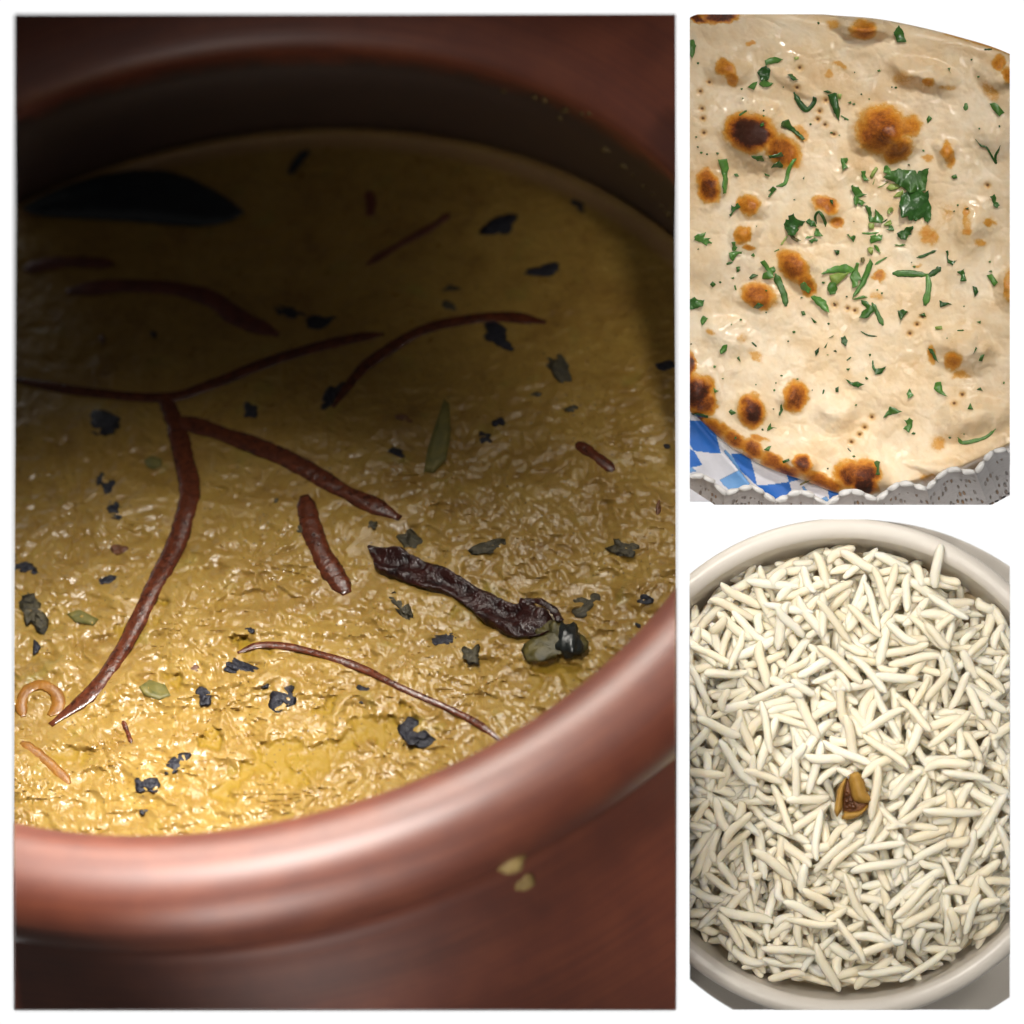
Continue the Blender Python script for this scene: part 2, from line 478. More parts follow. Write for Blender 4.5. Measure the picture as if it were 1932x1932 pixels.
def add_piece(name, V, F, mat, box, parent=None, smooth=True, fix=True):
    V = np.asarray(V, float)
    cx, cy = (V[:, 0].min() + V[:, 0].max()) / 2, (V[:, 1].min() + V[:, 1].max()) / 2
    org = (cx, cy, V[:, 2].min())
    me = mesh_from(name, V, F, org, smooth)
    clip_mesh(me, box, org)
    if fix:
        bm = bmesh.new(); bm.from_mesh(me); bmesh.ops.recalc_face_normals(bm, faces=bm.faces[:]); bm.to_mesh(me); bm.free()
    return put(name, me, mat, parent, org)

def box_mesh(name, x0, x1, y0, y1, z0, z1, bevel=0):
    bm = bmesh.new(); bmesh.ops.create_cube(bm, size=1)
    for v in bm.verts:
        v.co = W((x0 + x1) / 2 + v.co.x * (x1 - x0), (y0 + y1) / 2 - v.co.y * (y1 - y0), (z0 + z1) / 2 + v.co.z * (z1 - z0))
    if bevel: bmesh.ops.bevel(bm, geom=bm.edges[:], offset=bevel * S, segments=3, affect='EDGES')
    me = bpy.data.meshes.new(name); bm.to_mesh(me); bm.free(); return me

# ------------------------------------------------------------------ setting
me = box_mesh("glow_backdrop", -700, 2630, -700, 2630, -40, -6)  # added glowing ground, not a real light source
tag(put("glow_backdrop", me, M['table']), "plain white backdrop added under all the dishes, glowing to stay evenly white", "backdrop", kind='structure')
PL = 1000
me = box_mesh("plinth", 1330, 1870, 130, 880, -6, PL, 6)
tag(put("plinth", me, M['plinth']), "plain white plinth that carries the bread basket", "plinth", kind='structure')
me = box_mesh("plinth", 1420, 1770, 1280, 1620, -6, 880, 6)
tag(put("plinth", me, M['plinth']), "plain white plinth that carries the rice bowl", "plinth", kind='structure')

me = box_mesh("shade_board", -700, 1950, -520, -500, -6, 1420, 2)  # added beyond the view, only to shade the far curry
tag(put("shade_board", me, M['board']), "plain dark board added out of view behind the pot to shade the curry", "board", kind='structure')

# ------------------------------------------------------------------ clay pot
e_ = math.radians(47.1); CE, SE = math.cos(e_), math.sin(e_); a_ = math.radians(15)
U2 = np.array([-math.sin(a_), math.cos(a_)])          # tilt direction in the table plane (y up)
M2 = np.array([math.cos(a_), math.sin(a_)])
NRM = np.array([U2[0] * CE, U2[1] * CE, SE])           # the pot's axis, y up
TAN = np.array([U2[0] * SE, U2[1] * SE, -CE])
MAJ = np.array([M2[0], M2[1], 0.0])
H_RIM, R_RIM, RHO, RC = 250.0, 1112.0, 110.0, 1012.0
CT = np.array([438.0, -846.0])
CC = CT - U2 * CE * H_RIM                              # centre of the curry surface (x, -y)
ZC = 250 + 0.0
d0 = np.array([600, -258.0]) - CC
ZC = 250 + float(np.dot(d0, U2)) * CE / SE             # curry plane is at z = 250 at its far edge

def curry_plane(x, y):
    dx, dy = np.asarray(x, float) - CC[0], -np.asarray(y, float) - CC[1]
    return ZC - (dx * U2[0] + dy * U2[1]) * CE / SE

def pot_profile():
    pr = []
    # inner wall, from the floor of the pot up
    pr += [(0.0, -560), (500, -545), (860, -430), (1000, -200), (1030, -60), (RC + 2, 0), (1016, 60), (1012, 120), (1006, 180)]
    # rolled lip
    for k in range(25):
        t = math.radians(200 - k * (200 + 70) / 24)
        pr.append((R_RIM + RHO * math.cos(t), H_RIM + RHO * math.sin(t)))
    # outer neck, a turned groove and the swelling shoulder
    pr += [(1160, 116), (1162, 92), (1168, 60), (1180, 10), (1196, -50), (1216, -115), (1238, -180), (1262, -245), (1288, -310), (1314, -375), (1340, -440), (1364, -505), (1386, -570), (1404, -640), (1416, -720), (1420, -820), (1250, -1100), (900, -1250), (0, -1270)]
    return pr

def build_pot():
    pr = np.array(pot_profile())
    out = [pr[0]]
    for i in range(len(pr) - 1):                        # finer steps along the profile
        L = np.linalg.norm(pr[i + 1] - pr[i]); k = max(1, int(L // 45))
        for q in range(1, k + 1): out.append(pr[i] + (pr[i + 1] - pr[i]) * q / k)
    pr = np.array(out); n = len(pr); SEG = 420
    V, F = [], []
    for j in range(SEG):
        th = 2 * math.pi * j / SEG
        for i in range(n):
            r, h = pr[i]
            # the hand-made lip is broader on its far side
            if h > 120 and r > 1000: r = r + (r - 1000) * 1.5 * max(0.0, math.sin(th)) ** .5
            w = 1.0 + .0022 * math.sin(th * 3 + 1) + .0012 * math.sin(th * 7 + h * .01)
            V.append((r * w * math.cos(th), r * w * math.sin(th), h))
    for j in range(SEG):
        for i in range(n - 1):
            a, b = j * n + i, ((j + 1) % SEG) * n + i
            F.append((a, b, b + 1, a + 1))
    rot = Matrix(((MAJ[0], TAN[0], NRM[0]), (MAJ[1], TAN[1], NRM[1]), (MAJ[2], TAN[2], NRM[2])))
    org = W(CC[0], -CC[1], ZC)
    me = bpy.data.meshes.new("clay_pot")
    me.from_pydata([(v[0] * S, v[1] * S, v[2] * S) for v in V], [], F)
    bm = bmesh.new(); bm.from_mesh(me)
    bmesh.ops.remove_doubles(bm, verts=bm.verts[:], dist=1e-7)
    bmesh.ops.recalc_face_normals(bm, faces=bm.faces[:])
    for f in bm.faces: f.smooth = True
    mw = rot.to_4x4(); mw.translation = org
    bm.transform(mw)
    clip_bm(bm, *POT_BOX)
    # flat where it stands on the table
    g = bm.verts[:] + bm.edges[:] + bm.faces[:]
    r = bmesh.ops.bisect_plane(bm, geom=g, dist=1e-7, plane_co=(0, 0, -5 * S), plane_no=(0, 0, -1), clear_outer=True)
    ed = [e for e in r['geom_cut'] if isinstance(e, bmesh.types.BMEdge) and len(e.link_faces) == 1]
    if ed: bmesh.ops.triangle_fill(bm, edges=ed, use_beauty=True)
    bm.transform(mw.inverted())
    bm.to_mesh(me); bm.free()
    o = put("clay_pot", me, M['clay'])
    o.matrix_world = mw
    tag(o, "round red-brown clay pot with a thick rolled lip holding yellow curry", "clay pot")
    return o
pot = build_pot()

# ------------------------------------------------------------------ labels by neighbour
def near_label(x, y, what, marks, used):
    order = sorted(marks, key=lambda m: math.hypot(x - m[1], y - m[2]))
    for nm, mx, my in order:
        dx, dy = x - mx, y - my
        ang = math.degrees(math.atan2(-dy, dx)) % 360
        w = ["to the right of", "above and right of", "above", "above and left of", "to the left of", "below and left of", "below", "below and right of"][int(((ang + 22.5) % 360) // 45)]
        for far_ in ("just ", "a little way "):
            if far_ == "just " and math.hypot(dx, dy) > 75: continue
            lab = f"{what} {far_}{w} {nm}"
            if lab not in used and len(lab.split()) <= 16:
                used.add(lab); return lab
    return what
USED = set()
CURRY_MARKS = [("the squarish spice piece", 196, 803), ("the arched onion strip", 850, 610), ("the dried chili", 880, 1120), ("the long left onion strip", 300, 1080), ("the thin curved onion strip", 690, 1262),
               ("the bright yellow oil pool", 600, 1420), ("the large dark leaf", 240, 375), ("the dull green leaf", 825, 820), ("the short thick onion strip", 612, 1025), ("the right-hand lip", 1260, 980),
               ("the purple-black oval piece", 60, 1150), ("the slanting black flake", 332, 1436), ("the dark red sliver", 765, 455), ("the straight slanting onion strip", 540, 865), ("the broad dark onion strip", 330, 545), ("the wavy onion strip", 400, 725)]
BREAD_MARKS = [("the big leaf pair", 1715, 170), ("the darkest scorched blister", 1420, 245), ("the second large blister", 1668, 250), ("the bunched coriander clump", 1495, 430), ("the T-shaped stem", 1745, 520),
               ("the feathery coriander tip", 1450, 508), ("the long brown patch", 1500, 505), ("the round brown patch", 1430, 557), ("the V-shaped leaf", 1785, 480), ("the crumpled dark leaf", 1710, 435), ("the hand-shaped sprig", 1325, 450),
               ("the upper left leaf cluster", 1445, 135), ("the top-edge brown spot", 1628, 57), ("the curled dark strip", 1520, 190), ("the far left brown patch", 1337, 356), ("the heart-like leaf", 1388, 392), ("the torn pale blister", 1815, 665),
               ("the row of pricked holes", 1635, 810), ("the bent lower stem", 1845, 825), ("the largest rim scorch", 1625, 895), ("the dark round spot", 1418, 776), ("the twisted dark leaf", 1615, 722), ("the curly forked leaf", 1640, 590),
               ("the shiny oil patch", 1815, 520), ("the right border leaf", 1880, 205), ("the curly dark strand", 1850, 280), ("the notched leaf", 1640, 395), ("the looped leaf strip", 1540, 410), ("the pointed leaf blade", 1583, 512), ("the B-shaped leaf", 1594, 312)]

# ------------------------------------------------------------------ curry
# bright oily pools, each a row of (x, y, radius)
OIL = [(430, 1480, 40), (480, 1450, 45), (540, 1430, 50), (600, 1418, 46), (660, 1400, 40), (715, 1385, 38), (760, 1375, 30), (560, 1460, 34),
       (880, 1135, 26), (925, 1150, 24), (1060, 1270, 40), (1000, 1300, 30), (260, 1180, 30), (300, 1140, 26), (470, 1230, 26), (400, 1390, 24),
       (120, 1420, 26), (160, 1440, 26), (330, 1290, 24), (630, 1330, 24)]
def curry_fields(x, y):
    oil = np.zeros_like(x)
    wx = x + 46 * (fbm(x / 34, y / 34, 3) - .5) * 2; wy = y + 40 * (fbm(x / 40, y / 40, 9) - .5) * 2
    for ox, oy, r in OIL:
        oil = np.maximum(oil, 1 - sstep(r * .45, r * 1.15, np.hypot(wx - ox, (wy - oy) * 1.25)))
    near = sstep(560, 1250, y + .12 * (x - 600))         # the skin is crumpled most on the near side
    # wrinkles: ridges that fan out from a few drawn-together points
    h = np.zeros_like(x); tot = np.zeros_like(x)
    foci = [(980, 1010), (850, 900), (150, 960), (330, 1180), (760, 1240), (200, 1420), (600, 1500), (900, 1300), (480, 1060), (1120, 830), (1000, 1180), (420, 1330), (60, 1500), (720, 1420)]
    for k, (fx, fy) in enumerate(foci):
        dx, dy = x - fx, (y - fy) * 1.3
        r = np.hypot(dx, dy) + 1e-3; th = np.arctan2(dy, dx)
        wgt = np.exp(-(r / 170) ** 2) + 1e-4
        rad = vnoise(th * 9 + 30 * k + 1.2 * fbm(x / 50, y / 50, k), r / 90 + k, 40 + k)
        h += wgt * (1 - np.abs(rad - .5) * 2.6); tot += wgt
    fan = h / tot
    ex, ey = x + 30 * (fbm(x / 60, y / 60, 21) - .5), y + 30 * (fbm(x / 60, y / 60, 22) - .5)
    r1 = 1 - np.abs(fbm(ex / 34, ey / 20, 5, 3) - .5) * 4
    r2 = 1 - np.abs(fbm(ex / 13, ey / 9, 6, 3) - .5) * 4
    lump = fbm(x / 110, y / 80, 7, 3) - .5
    r0_ = 1 - np.abs(fbm(ex / 75, ey / 42, 15, 3) - .5) * 5
    hh = near * (6.0 * fan + 8.0 * np.clip(r0_, -.4, 1) + 4.6 * np.clip(r1, -.5, 1) + 2.2 * np.clip(r2, -.6, 1)) + 34 * lump * (.25 + .75 * near) + (1 - near) * 1.6 * np.clip(r1, -.5, 1)
    hh = hh * (1 - oil * .7) - 1.5 * oil
    ridge = np.clip(near * (.55 * np.clip(r1, 0, 1) + .5 * np.clip(fan, 0, 1) - .25) + .15 * near * np.clip(r2, 0, 1), 0, 1) * (1 - oil)
    return hh, oil, ridge

STEP = 3.0
cxs = np.linspace(POT_BOX[0], POT_BOX[1], int((POT_BOX[1] - POT_BOX[0]) / STEP) + 1)
cys = np.arange(225, 1640, STEP)
GX, GY = np.meshgrid(cxs, cys)
CH, COIL, CRIDGE = curry_fields(GX, GY)
# the skin lies smooth and slightly pressed where strips rest in it
PRESSED = [
    ([(95, 1368), (180, 1300), (240, 1210), (290, 1110), (335, 1020), (358, 930), (347, 868), (338, 828), (324, 792)], 38),
    ([(322, 788), (430, 822), (540, 865), (640, 922), (755, 978)], 36),
    ([(10, 712), (150, 738), (310, 750), (400, 725), (500, 685), (580, 660), (660, 640), (725, 630)], 25),
    ([(628, 768), (680, 700), (740, 655), (800, 622), (870, 605), (950, 598), (1030, 608)], 26),
    ([(125, 550), (230, 540), (330, 545), (400, 565), (450, 600), (525, 632)], 36),
    ([(45, 508), (120, 495), (215, 498)], 30),
    ([(574, 935), (588, 1000), (615, 1060), (655, 1120)], 44),
    ([(305, 748), (318, 768), (328, 794), (332, 815)], 30),
    ([(448, 1232), (490, 1218), (550, 1222), (620, 1240), (690, 1265), (760, 1300), (830, 1330), (900, 1365), (945, 1398)], 17),
    ([(690, 500), (760, 458), (820, 425), (848, 402)], 17),
    ([(695, 360), (700, 382), (698, 408)], 18),
    ([(1088, 835), (1120, 858), (1158, 888)], 22),
    ([(232, 1360), (240, 1380), (248, 1402)], 9),
    ([(44, 1352), (40, 1325), (54, 1300), (80, 1292), (104, 1306), (110, 1332), (92, 1350)], 26),
    ([(40, 1400), (85, 1432), (132, 1478)], 22),
    ([(694, 1030), (735, 1063), (790, 1088), (850, 1108), (905, 1140), (955, 1172), (1005, 1184), (1040, 1186)], 60),
]
def box_blur(A, k):
    for ax in (0, 1):
        C = np.cumsum(np.pad(A, [(k + 1, k) if a == ax else (0, 0) for a in (0, 1)], mode='edge'), axis=ax)
        A = (np.take(C, range(2 * k + 1, C.shape[ax]), ax) - np.take(C, range(0, C.shape[ax] - 2 * k - 1), ax)) / (2 * k + 1)
    return A
CBLUR = box_blur(box_blur(CH, 9), 9)
CW = np.zeros_like(CH)
for pts_, w_ in PRESSED:
    for px_, py_ in catmull(pts_, max(30, 14 * len(pts_))):
        i0_, i1_ = np.searchsorted(cxs, [px_ - 2 * w_, px_ + 2 * w_]); j0_, j1_ = np.searchsorted(cys, [py_ - 2 * w_, py_ + 2 * w_])
        d2_ = (GX[j0_:j1_, i0_:i1_] - px_) ** 2 + (GY[j0_:j1_, i0_:i1_] - py_) ** 2
        CW[j0_:j1_, i0_:i1_] = np.maximum(CW[j0_:j1_, i0_:i1_], np.exp(-d2_ / (w_ * .62) ** 2))
CH = CH * (1 - CW) + (CBLUR - 1.0) * CW
dX, dY = GX - CC[0], -GY - CC[1]
MA = dX * M2[0] + dY * M2[1]; MI = (dX * U2[0] + dY * U2[1]) / SE
RR = np.hypot(MA, MI)
men = np.exp(-np.clip(RC - RR, 0, None) / 10.0) * 16.0          # it climbs the wall a little
CEDGE = sstep(RC - 52, RC - 26, RR) * (1 - sstep(RC - 18, RC - 6, RR) * .6)
CZ = curry_plane(GX, GY) + (CH * (1 - sstep(RC - 60, RC, RR)) + men) / SE

def curry_z(x, y):
    x = np.clip(np.asarray(x, float), cxs[0], cxs[-1] - .01); y = np.clip(np.asarray(y, float), cys[0], cys[-1] - .01)
    fx = (x - cxs[0]) / (cxs[1] - cxs[0]); fy = (y - cys[0]) / STEP
    i = np.clip(fx.astype(int), 0, len(cxs) - 2); j = np.clip(fy.astype(int), 0, len(cys) - 2); fx = fx - i; fy = fy - j
    return (CZ[j, i] * (1 - fx) + CZ[j, i + 1] * fx) * (1 - fy) + (CZ[j + 1, i] * (1 - fx) + CZ[j + 1, i + 1] * fx) * fy

def grid_solid(name, X, Y, Z, keep, depth, mat, attrs, origin=(966, 966, 0)):
    """closed slab: a relief on top, straight sides, a flat offset underside"""
    ny, nx = X.shape
    idx = -np.ones((ny, nx), int)
    q = keep[:-1, :-1] & keep[1:, :-1] & keep[:-1, 1:] & keep[1:, 1:]
    used = np.zeros((ny, nx), bool)
    used[:-1, :-1] |= q; used[1:, :-1] |= q; used[:-1, 1:] |= q; used[1:, 1:] |= q
    idx[used] = np.arange(used.sum()); n = int(used.sum())
    j, i = np.nonzero(q)
    top = np.stack([idx[j, i], idx[j + 1, i], idx[j + 1, i + 1], idx[j, i + 1]], 1)
    V = np.column_stack([X[used], Y[used], Z[used]])
    ed = np.concatenate([top[:, [0, 1]], top[:, [1, 2]], top[:, [2, 3]], top[:, [3, 0]]])
    key = np.sort(ed, 1); code = key[:, 0] * (n + 1) + key[:, 1]
    u, inv, cnt = np.unique(code, return_inverse=True, return_counts=True)
    b = ed[cnt[inv] == 1]
    bi = np.arange(n); VB = V.copy(); VB[:, 2] -= depth
    V2 = np.vstack([V, VB])
    side = np.stack([b[:, 1], b[:, 0], b[:, 0] + n, b[:, 1] + n], 1)
    me = mesh_from(name, V2, np.vstack([top, side, top[:, ::-1] + n]), origin)
    bm = bmesh.new(); bm.from_mesh(me)
    for e in bm.edges:
        if len(e.link_faces) == 2 and e.link_faces[0].normal.angle(e.link_faces[1].normal, 0) > .9: e.smooth = False
    bm.to_mesh(me); bm.free()
    for an, A in attrs.items():
        at = me.attributes.new(an, 'FLOAT', 'POINT')
        d = np.zeros(len(me.vertices)); d[:n] = A[used]; d[n:n + len(bi)] = A[used][bi]
        at.data.foreach_set("value", d)
    return put(name, me, mat, None, origin)

keep = RR < RC + 9
curry = grid_solid("curry", GX, GY, CZ, keep, 320, M['curry'], {"oil": COIL, "edge": CEDGE, "ridge": CRIDGE})
tag(curry, "yellow curry with a crumpled oily skin filling the clay pot", "curry")

UPN = np.array([NRM[0], -NRM[1], NRM[2]])               # pot axis in (x, y down, z)
EX = np.array([MAJ[0], -MAJ[1], MAJ[2]]); EY = np.array([TAN[0], -TAN[1], TAN[2]])

def strip(name, pts, w, mat, label, cat, sink=.46, thick=.26, seed=0, group=None, taper=True, parent=None):
    P = catmull(pts, max(20, int(len(pts) * 9)))
    n = len(P); t = np.linspace(0, 1, n)
    prof = np.clip(np.minimum(t, 1 - t) * 11, .2, 1) ** .6 if taper else np.ones(n)
    nz = .84 + .32 * vnoise(t * 9 + seed, t * 0 + seed, seed)
    wd = w * prof * nz; tk = w * thick * prof
    z = curry_z(P[:, 0], P[:, 1]); pl = curry_plane(P[:, 0], P[:, 1]); dz = z - pl
    m_ = min(4, (len(P) - 2) // 2)
    dz = np.convolve(np.pad(dz, m_, mode='edge'), np.ones(2 * m_ + 1) / (2 * m_ + 1), 'valid'); z = pl + dz + 1.0
    path = np.column_stack([P, z]) + UPN * (tk * (.5 - sink))[:, None]
    V, F = ribbon(path, wd, tk, UPN, 12, .06, seed)
    o = add_piece(name, V, F, M[mat], POT_BOX, parent)
    if label: tag(o, label, cat, group)
    return o

strip("onion_strip", [(95, 1368), (180, 1300), (240, 1210), (290, 1110), (335, 1020), (358, 930), (347, 868), (338, 828), (324, 792)], 38, 'onion',
      "long brown onion strip running down the left side of the curry", "onion strip", seed=1, thick=.28)
strip("onion_strip", [(322, 788), (430, 822), (540, 865), (640, 922), (755, 978)], 36, 'onion',
      "straight brown onion strip slanting towards the dried chili's tip", "onion strip", seed=2, thick=.26)
strip("onion_strip", [(10, 712), (150, 738), (310, 750), (400, 725), (500, 685), (580, 660), (660, 640), (725, 630)], 25, 'onion',
      "thin wavy onion strip stretching from the left edge across the curry", "onion strip", seed=3)
strip("onion_strip", [(628, 768), (680, 700), (740, 655), (800, 622), (870, 605), (950, 598), (1030, 608)], 26, 'onion',
      "arched thin onion strip beside the black oval seed in mid curry", "onion strip", seed=4)
strip("onion_strip", [(125, 550), (230, 540), (330, 545), (400, 565), (450, 600), (525, 632)], 36, 'dark_onion',
      "broad dark onion strip bending in the shaded left of the curry", "onion strip", seed=5, sink=.4)
strip("onion_strip", [(45, 508), (120, 495), (215, 498)], 30, 'dark_onion',
      "short blackish onion piece in shade below the large dark leaf", "onion strip", seed=6, sink=.4)
strip("onion_strip", [(574, 935), (588, 1000), (615, 1060), (655, 1120)], 44, 'onion',
      "short thick glossy onion strip left of the dried chili", "onion strip", seed=7, thick=.28)
strip("onion_strip", [(305, 748), (318, 768), (328, 794), (332, 815)], 30, 'onion',
      "short onion piece bridging the wavy strip and the forked strips", "onion strip", seed=16)
strip("onion_strip", [(448, 1232), (490, 1218), (550, 1222), (620, 1240), (690, 1265), (760, 1300), (830, 1330), (900, 1365), (945, 1398)], 17, 'onion',
      "thin curved onion strip in the bright near part of the curry", "onion strip", seed=8, sink=.15)
strip("onion_strip", [(690, 500), (760, 458), (820, 425), (848, 402)], 17, 'dark_onion',
      "thin dark red onion sliver in the shaded far curry", "onion strip", seed=9, sink=.4)
strip("onion_strip", [(695, 360), (700, 382), (698, 408)], 18, 'dark_onion',
      "tiny dark red sliver closest to the curry's far edge", "onion strip", seed=10, sink=.4)
strip("onion_strip", [(1088, 835), (1120, 858), (1158, 888)], 22, 'onion',
      "short reddish onion bit half sunk near the right of the curry", "onion strip", seed=11, sink=.55)
strip("onion_strip", [(232, 1360), (240, 1380), (248, 1402)], 9, 'onion',
      "tiny upright red sliver on the bright near curry", "onion strip", seed=12, sink=.1)
strip("onion_strip", [(44, 1352), (40, 1325), (54, 1300), (80, 1292), (104, 1306), (110, 1332), (92, 1350)], 26, 'amber_onion',
      "curled amber onion piece at the lower left end of the long strip", "onion strip", seed=13, sink=.5)
strip("onion_strip", [(40, 1400), (85, 1432), (132, 1478)], 22, 'amber_onion',
      "pale translucent onion sliver at the curry's near left corner", "onion strip", seed=14, sink=.6)

# dried chili: crumpled pod, green collar and black stalk end
def chili():
    pts = [(694, 1030), (735, 1063), (790, 1088), (850, 1108), (905, 1140), (955, 1172), (1005, 1184), (1040, 1186)]
    P = catmull(pts, 46); n = len(P); t = np.linspace(0, 1, n)
    wd = np.interp(t, [0, .06, .15, .3, .45, .55, .68, .82, .93, 1], [5, 26, 60, 68, 50, 44, 62, 80, 72, 34])
    wd *= .85 + .3 * vnoise(t * 14, t * 0, 77)
    tk = wd * .62
    z = curry_z(P[:, 0], P[:, 1]); z = np.convolve(np.pad(z, 6, mode='edge'), np.ones(13) / 13, 'valid')
    path = np.column_stack([P, z]) + UPN * (tk * .34)[:, None]
    V, F = ribbon(path, wd, tk, UPN, 22, .07, 5)
    # press a long crease into the pod so its edges stand up as ridges
    nseg = 22
    Vr = V.reshape(n, nseg, 3)
    th = np.arange(nseg) / nseg * 2 * np.pi
    for i in range(n):
        dent = np.exp(-((th - np.pi / 2 - .25 * math.sin(i * .35)) / .75) ** 2) * tk[i] * .62
        wob = .1 * tk[i] * np.sin(th * 3 + i * .5)
        Vr[i] -= UPN * (dent + wob)[:, None]
    root = empty("dried_chili", (880, 1120, float(curry_z(880., 1120.))))
    tag(root, "glossy dark maroon dried chili lying on the curry", "chili")
    add_piece("pod", Vr.reshape(-1, 3), F, M['chili'], POT_BOX, root)
    c = np.array([1052, 1205, float(curry_z(1052., 1205.))]) + UPN * 10
    V, F = blob(c, (EX, EY, UPN), 48, 44, 9, .7, 3, 4)
    add_piece("calyx", V, F, M['calyx'], POT_BOX, root)
    c = np.array([1072, 1222, float(curry_z(1072., 1222.))]) + UPN * 24
    V, F = blob(c, (EX, EY, UPN), 22, 34, 10, .5, 4, 3)
    add_piece("stalk", V, F, M['stalk_end'], POT_BOX, root)
    # torn flap of skin at the stalk end
    P = catmull([(985, 1150), (1020, 1150), (1050, 1168), (1062, 1188)], 16)
    path = np.column_stack([P, curry_z(P[:, 0], P[:, 1])]) + UPN * 24
    V, F = ribbon(path, np.full(16, 15.), np.full(16, 5.), UPN, 8, .3, 8)
    add_piece("torn_skin", V, F, M['chili'], POT_BOX, root)
chili()

# spice bits: x, y, length, width, angle (deg, up = +), material, label or None
BITS = [
 (196, 803, 60, 46, 0, 'seed', "black squarish spice piece under the thin onion strip at left"),
 (472, 775, 28, 26, 0, 'seed', None), (626, 748, 78, 24, 62, 'seed', "black oval seed lying at the lower end of the arched onion strip"),
 (198, 915, 40, 30, -30, 'seed', None), (215, 963, 34, 38, 0, 'seed', None), (232, 1038, 44, 20, -5, 'brown', None), (206, 1097, 38, 15, 8, 'seed', None),
 (48, 1074, 62, 24, -8, 'seed', None), (60, 1150, 66, 38, -70, 'grey', "purple-black oval piece near the left edge of the curry"), (66, 1218, 36, 17, 70, 'seed', None),
 (455, 1262, 92, 30, -22, 'seed', "glittering black flake at the left end of the thin curved onion strip"),
 (535, 1312, 60, 52, -60, 'seed', "ragged blue-black flake under the thin curved onion strip"), (386, 1312, 27, 34, 0, 'seed', None), (687, 1302, 28, 38, 0, 'seed', None),
 (782, 1385, 66, 44, -30, 'seed', "pointed black flake beside the bright yellow oil pool"),
 (275, 1482, 66, 28, -6, 'seed', "black curled flake nearest to the pot's near lip"), (332, 1436, 74, 26, 42, 'seed', "slanting black flake above the one by the near lip"),
 (540, 585, 86, 26, -8, 'seed', "dark elongated piece in the shaded middle, left of its twin"), (597, 606, 70, 22, 8, 'seed', None),
 (940, 637, 66, 36, -38, 'seed', "dark piece just below the arch of the onion strip"), (1052, 690, 80, 40, -55, 'grey', "faint bluish piece half sunk at the right of the arch"),
 (948, 422, 66, 36, 28, 'seed', "dark spice piece in the far shaded curry at right"), (1025, 511, 62, 22, 10, 'seed', None), (848, 545, 32, 15, 0, 'grey', None), (846, 576, 30, 16, 0, 'grey', None),
 (940, 798, 24, 22, 0, 'seed', None), (915, 827, 24, 17, -15, 'seed', None), (748, 853, 32, 20, -10, 'seed', None), (767, 790, 34, 12, -20, 'brown', None),
 (930, 1031, 66, 20, 14, 'grey', "grey streak of spice above the dried chili"), (783, 1028, 74, 42, -38, 'grey', "grey speckled seed husk touching the dried chili's upper side"),
 (762, 1145, 66, 26, -55, 'grey', "grey speckled husk below the dried chili's tip"), (842, 1208, 84, 24, -4, 'seed', "flat black flake below the middle of the dried chili"),
 (890, 1238, 38, 30, 0, 'grey', None), (1110, 1140, 52, 44, 0, 'grey', "purple-grey patch of spice to the right of the dried chili"), (1180, 1030, 52, 38, 0, 'grey', "round grey-green piece close to the right lip"),
 (1217, 1130, 26, 20, 0, 'seed', None), (705, 990, 22, 14, 0, 'grey', None), (1095, 390, 34, 18, -10, 'seed', None), (1255, 690, 34, 18, 0, 'seed', None),
 (290, 632, 16, 14, 0, 'seed', None), (192, 640, 18, 12, 0, 'brown', None), (1262, 842, 16, 14, 0, 'seed', None), (470, 1190, 18, 10, 30, 'seed', None),
 (565, 1000, 14, 12, 0, 'grey', None), (1010, 745, 20, 9, 10, 'grey', None), (1080, 770, 24, 12, 0, 'grey', None), (1205, 1180, 16, 12, 0, 'seed', None),
 (740, 1290, 16, 14, 0, 'brown', None), (520, 945, 18, 9, 20, 'grey', None), (365, 1258, 18, 12, 0, 'brown', None), (270, 1530, 14, 10, 0, 'seed', None), (1240, 960, 26, 12, 70, 'brown', None),
]
for k, (x, y, L, w_, ang, mt, lab) in enumerate(BITS):
    a = math.radians(ang)
    # axes lie in the curry's surface; lengths are as seen, so stretch along the receding direction
    dx = np.array([math.cos(a), -math.sin(a)]); dy = np.array([math.sin(a), math.cos(a)])
    def in_plane(d):
        v = np.array([d[0], d[1], 0.0]); v[2] = float(curry_plane(x + d[0], y + d[1]) - curry_plane(x, y)); return v
    c = np.array([x, y, float(curry_z(float(x), float(y)))]) - UPN * .6
    V, F = blob(c, (in_plane(dx), in_plane(dy), UPN), L * .44, w_ * .44, 2.2 + w_ * .03, .5, 100 + k, 3)
    o = add_piece("spice_flake", V, F, M[mt], POT_BOX)
    if lab: tag(o, lab, "spice")
    else: tag(o, near_label(x, y, ("tiny " if L < 26 else "small ") + {'seed': 'black', 'grey': 'grey', 'brown': 'brown'}[mt] + " spice flake", CURRY_MARKS, USED), "spice", "small spice flakes in the curry")

def curry_leaf(name, outline, mat, label, seed, thick=5, curl=6):
    V, F = flat_piece(outline, lambda x, y: curry_z(x, y), thick, curl, seed, 2)
    tag(add_piece(name, V, F, M[mat], POT_BOX), label, "leaf")
curry_leaf("curry_leaf", [(40, 393), (80, 370), (130, 348), (188, 331), (250, 321), (307, 321), (360, 336), (410, 362), (440, 382), (462, 400), (440, 414), (410, 424), (376, 428), (310, 424), (239, 417), (160, 413), (85, 409), (55, 402)],
           'leaf_dark', "large blackish pointed leaf floating by the far left edge of the curry", 1)
curry_leaf("curry_leaf", [(542, 326), (550, 305), (566, 287), (584, 281), (582, 292), (566, 312), (552, 330)], 'leaf_dark', "small dark leaf shred at the far edge of the curry", 2)
curry_leaf("curry_leaf", [(800, 890), (806, 850), (822, 800), (838, 752), (848, 762), (850, 820), (842, 866), (818, 892)], 'leaf_green', "dull green leaf half sunk in the middle of the curry", 3, 3, 2)
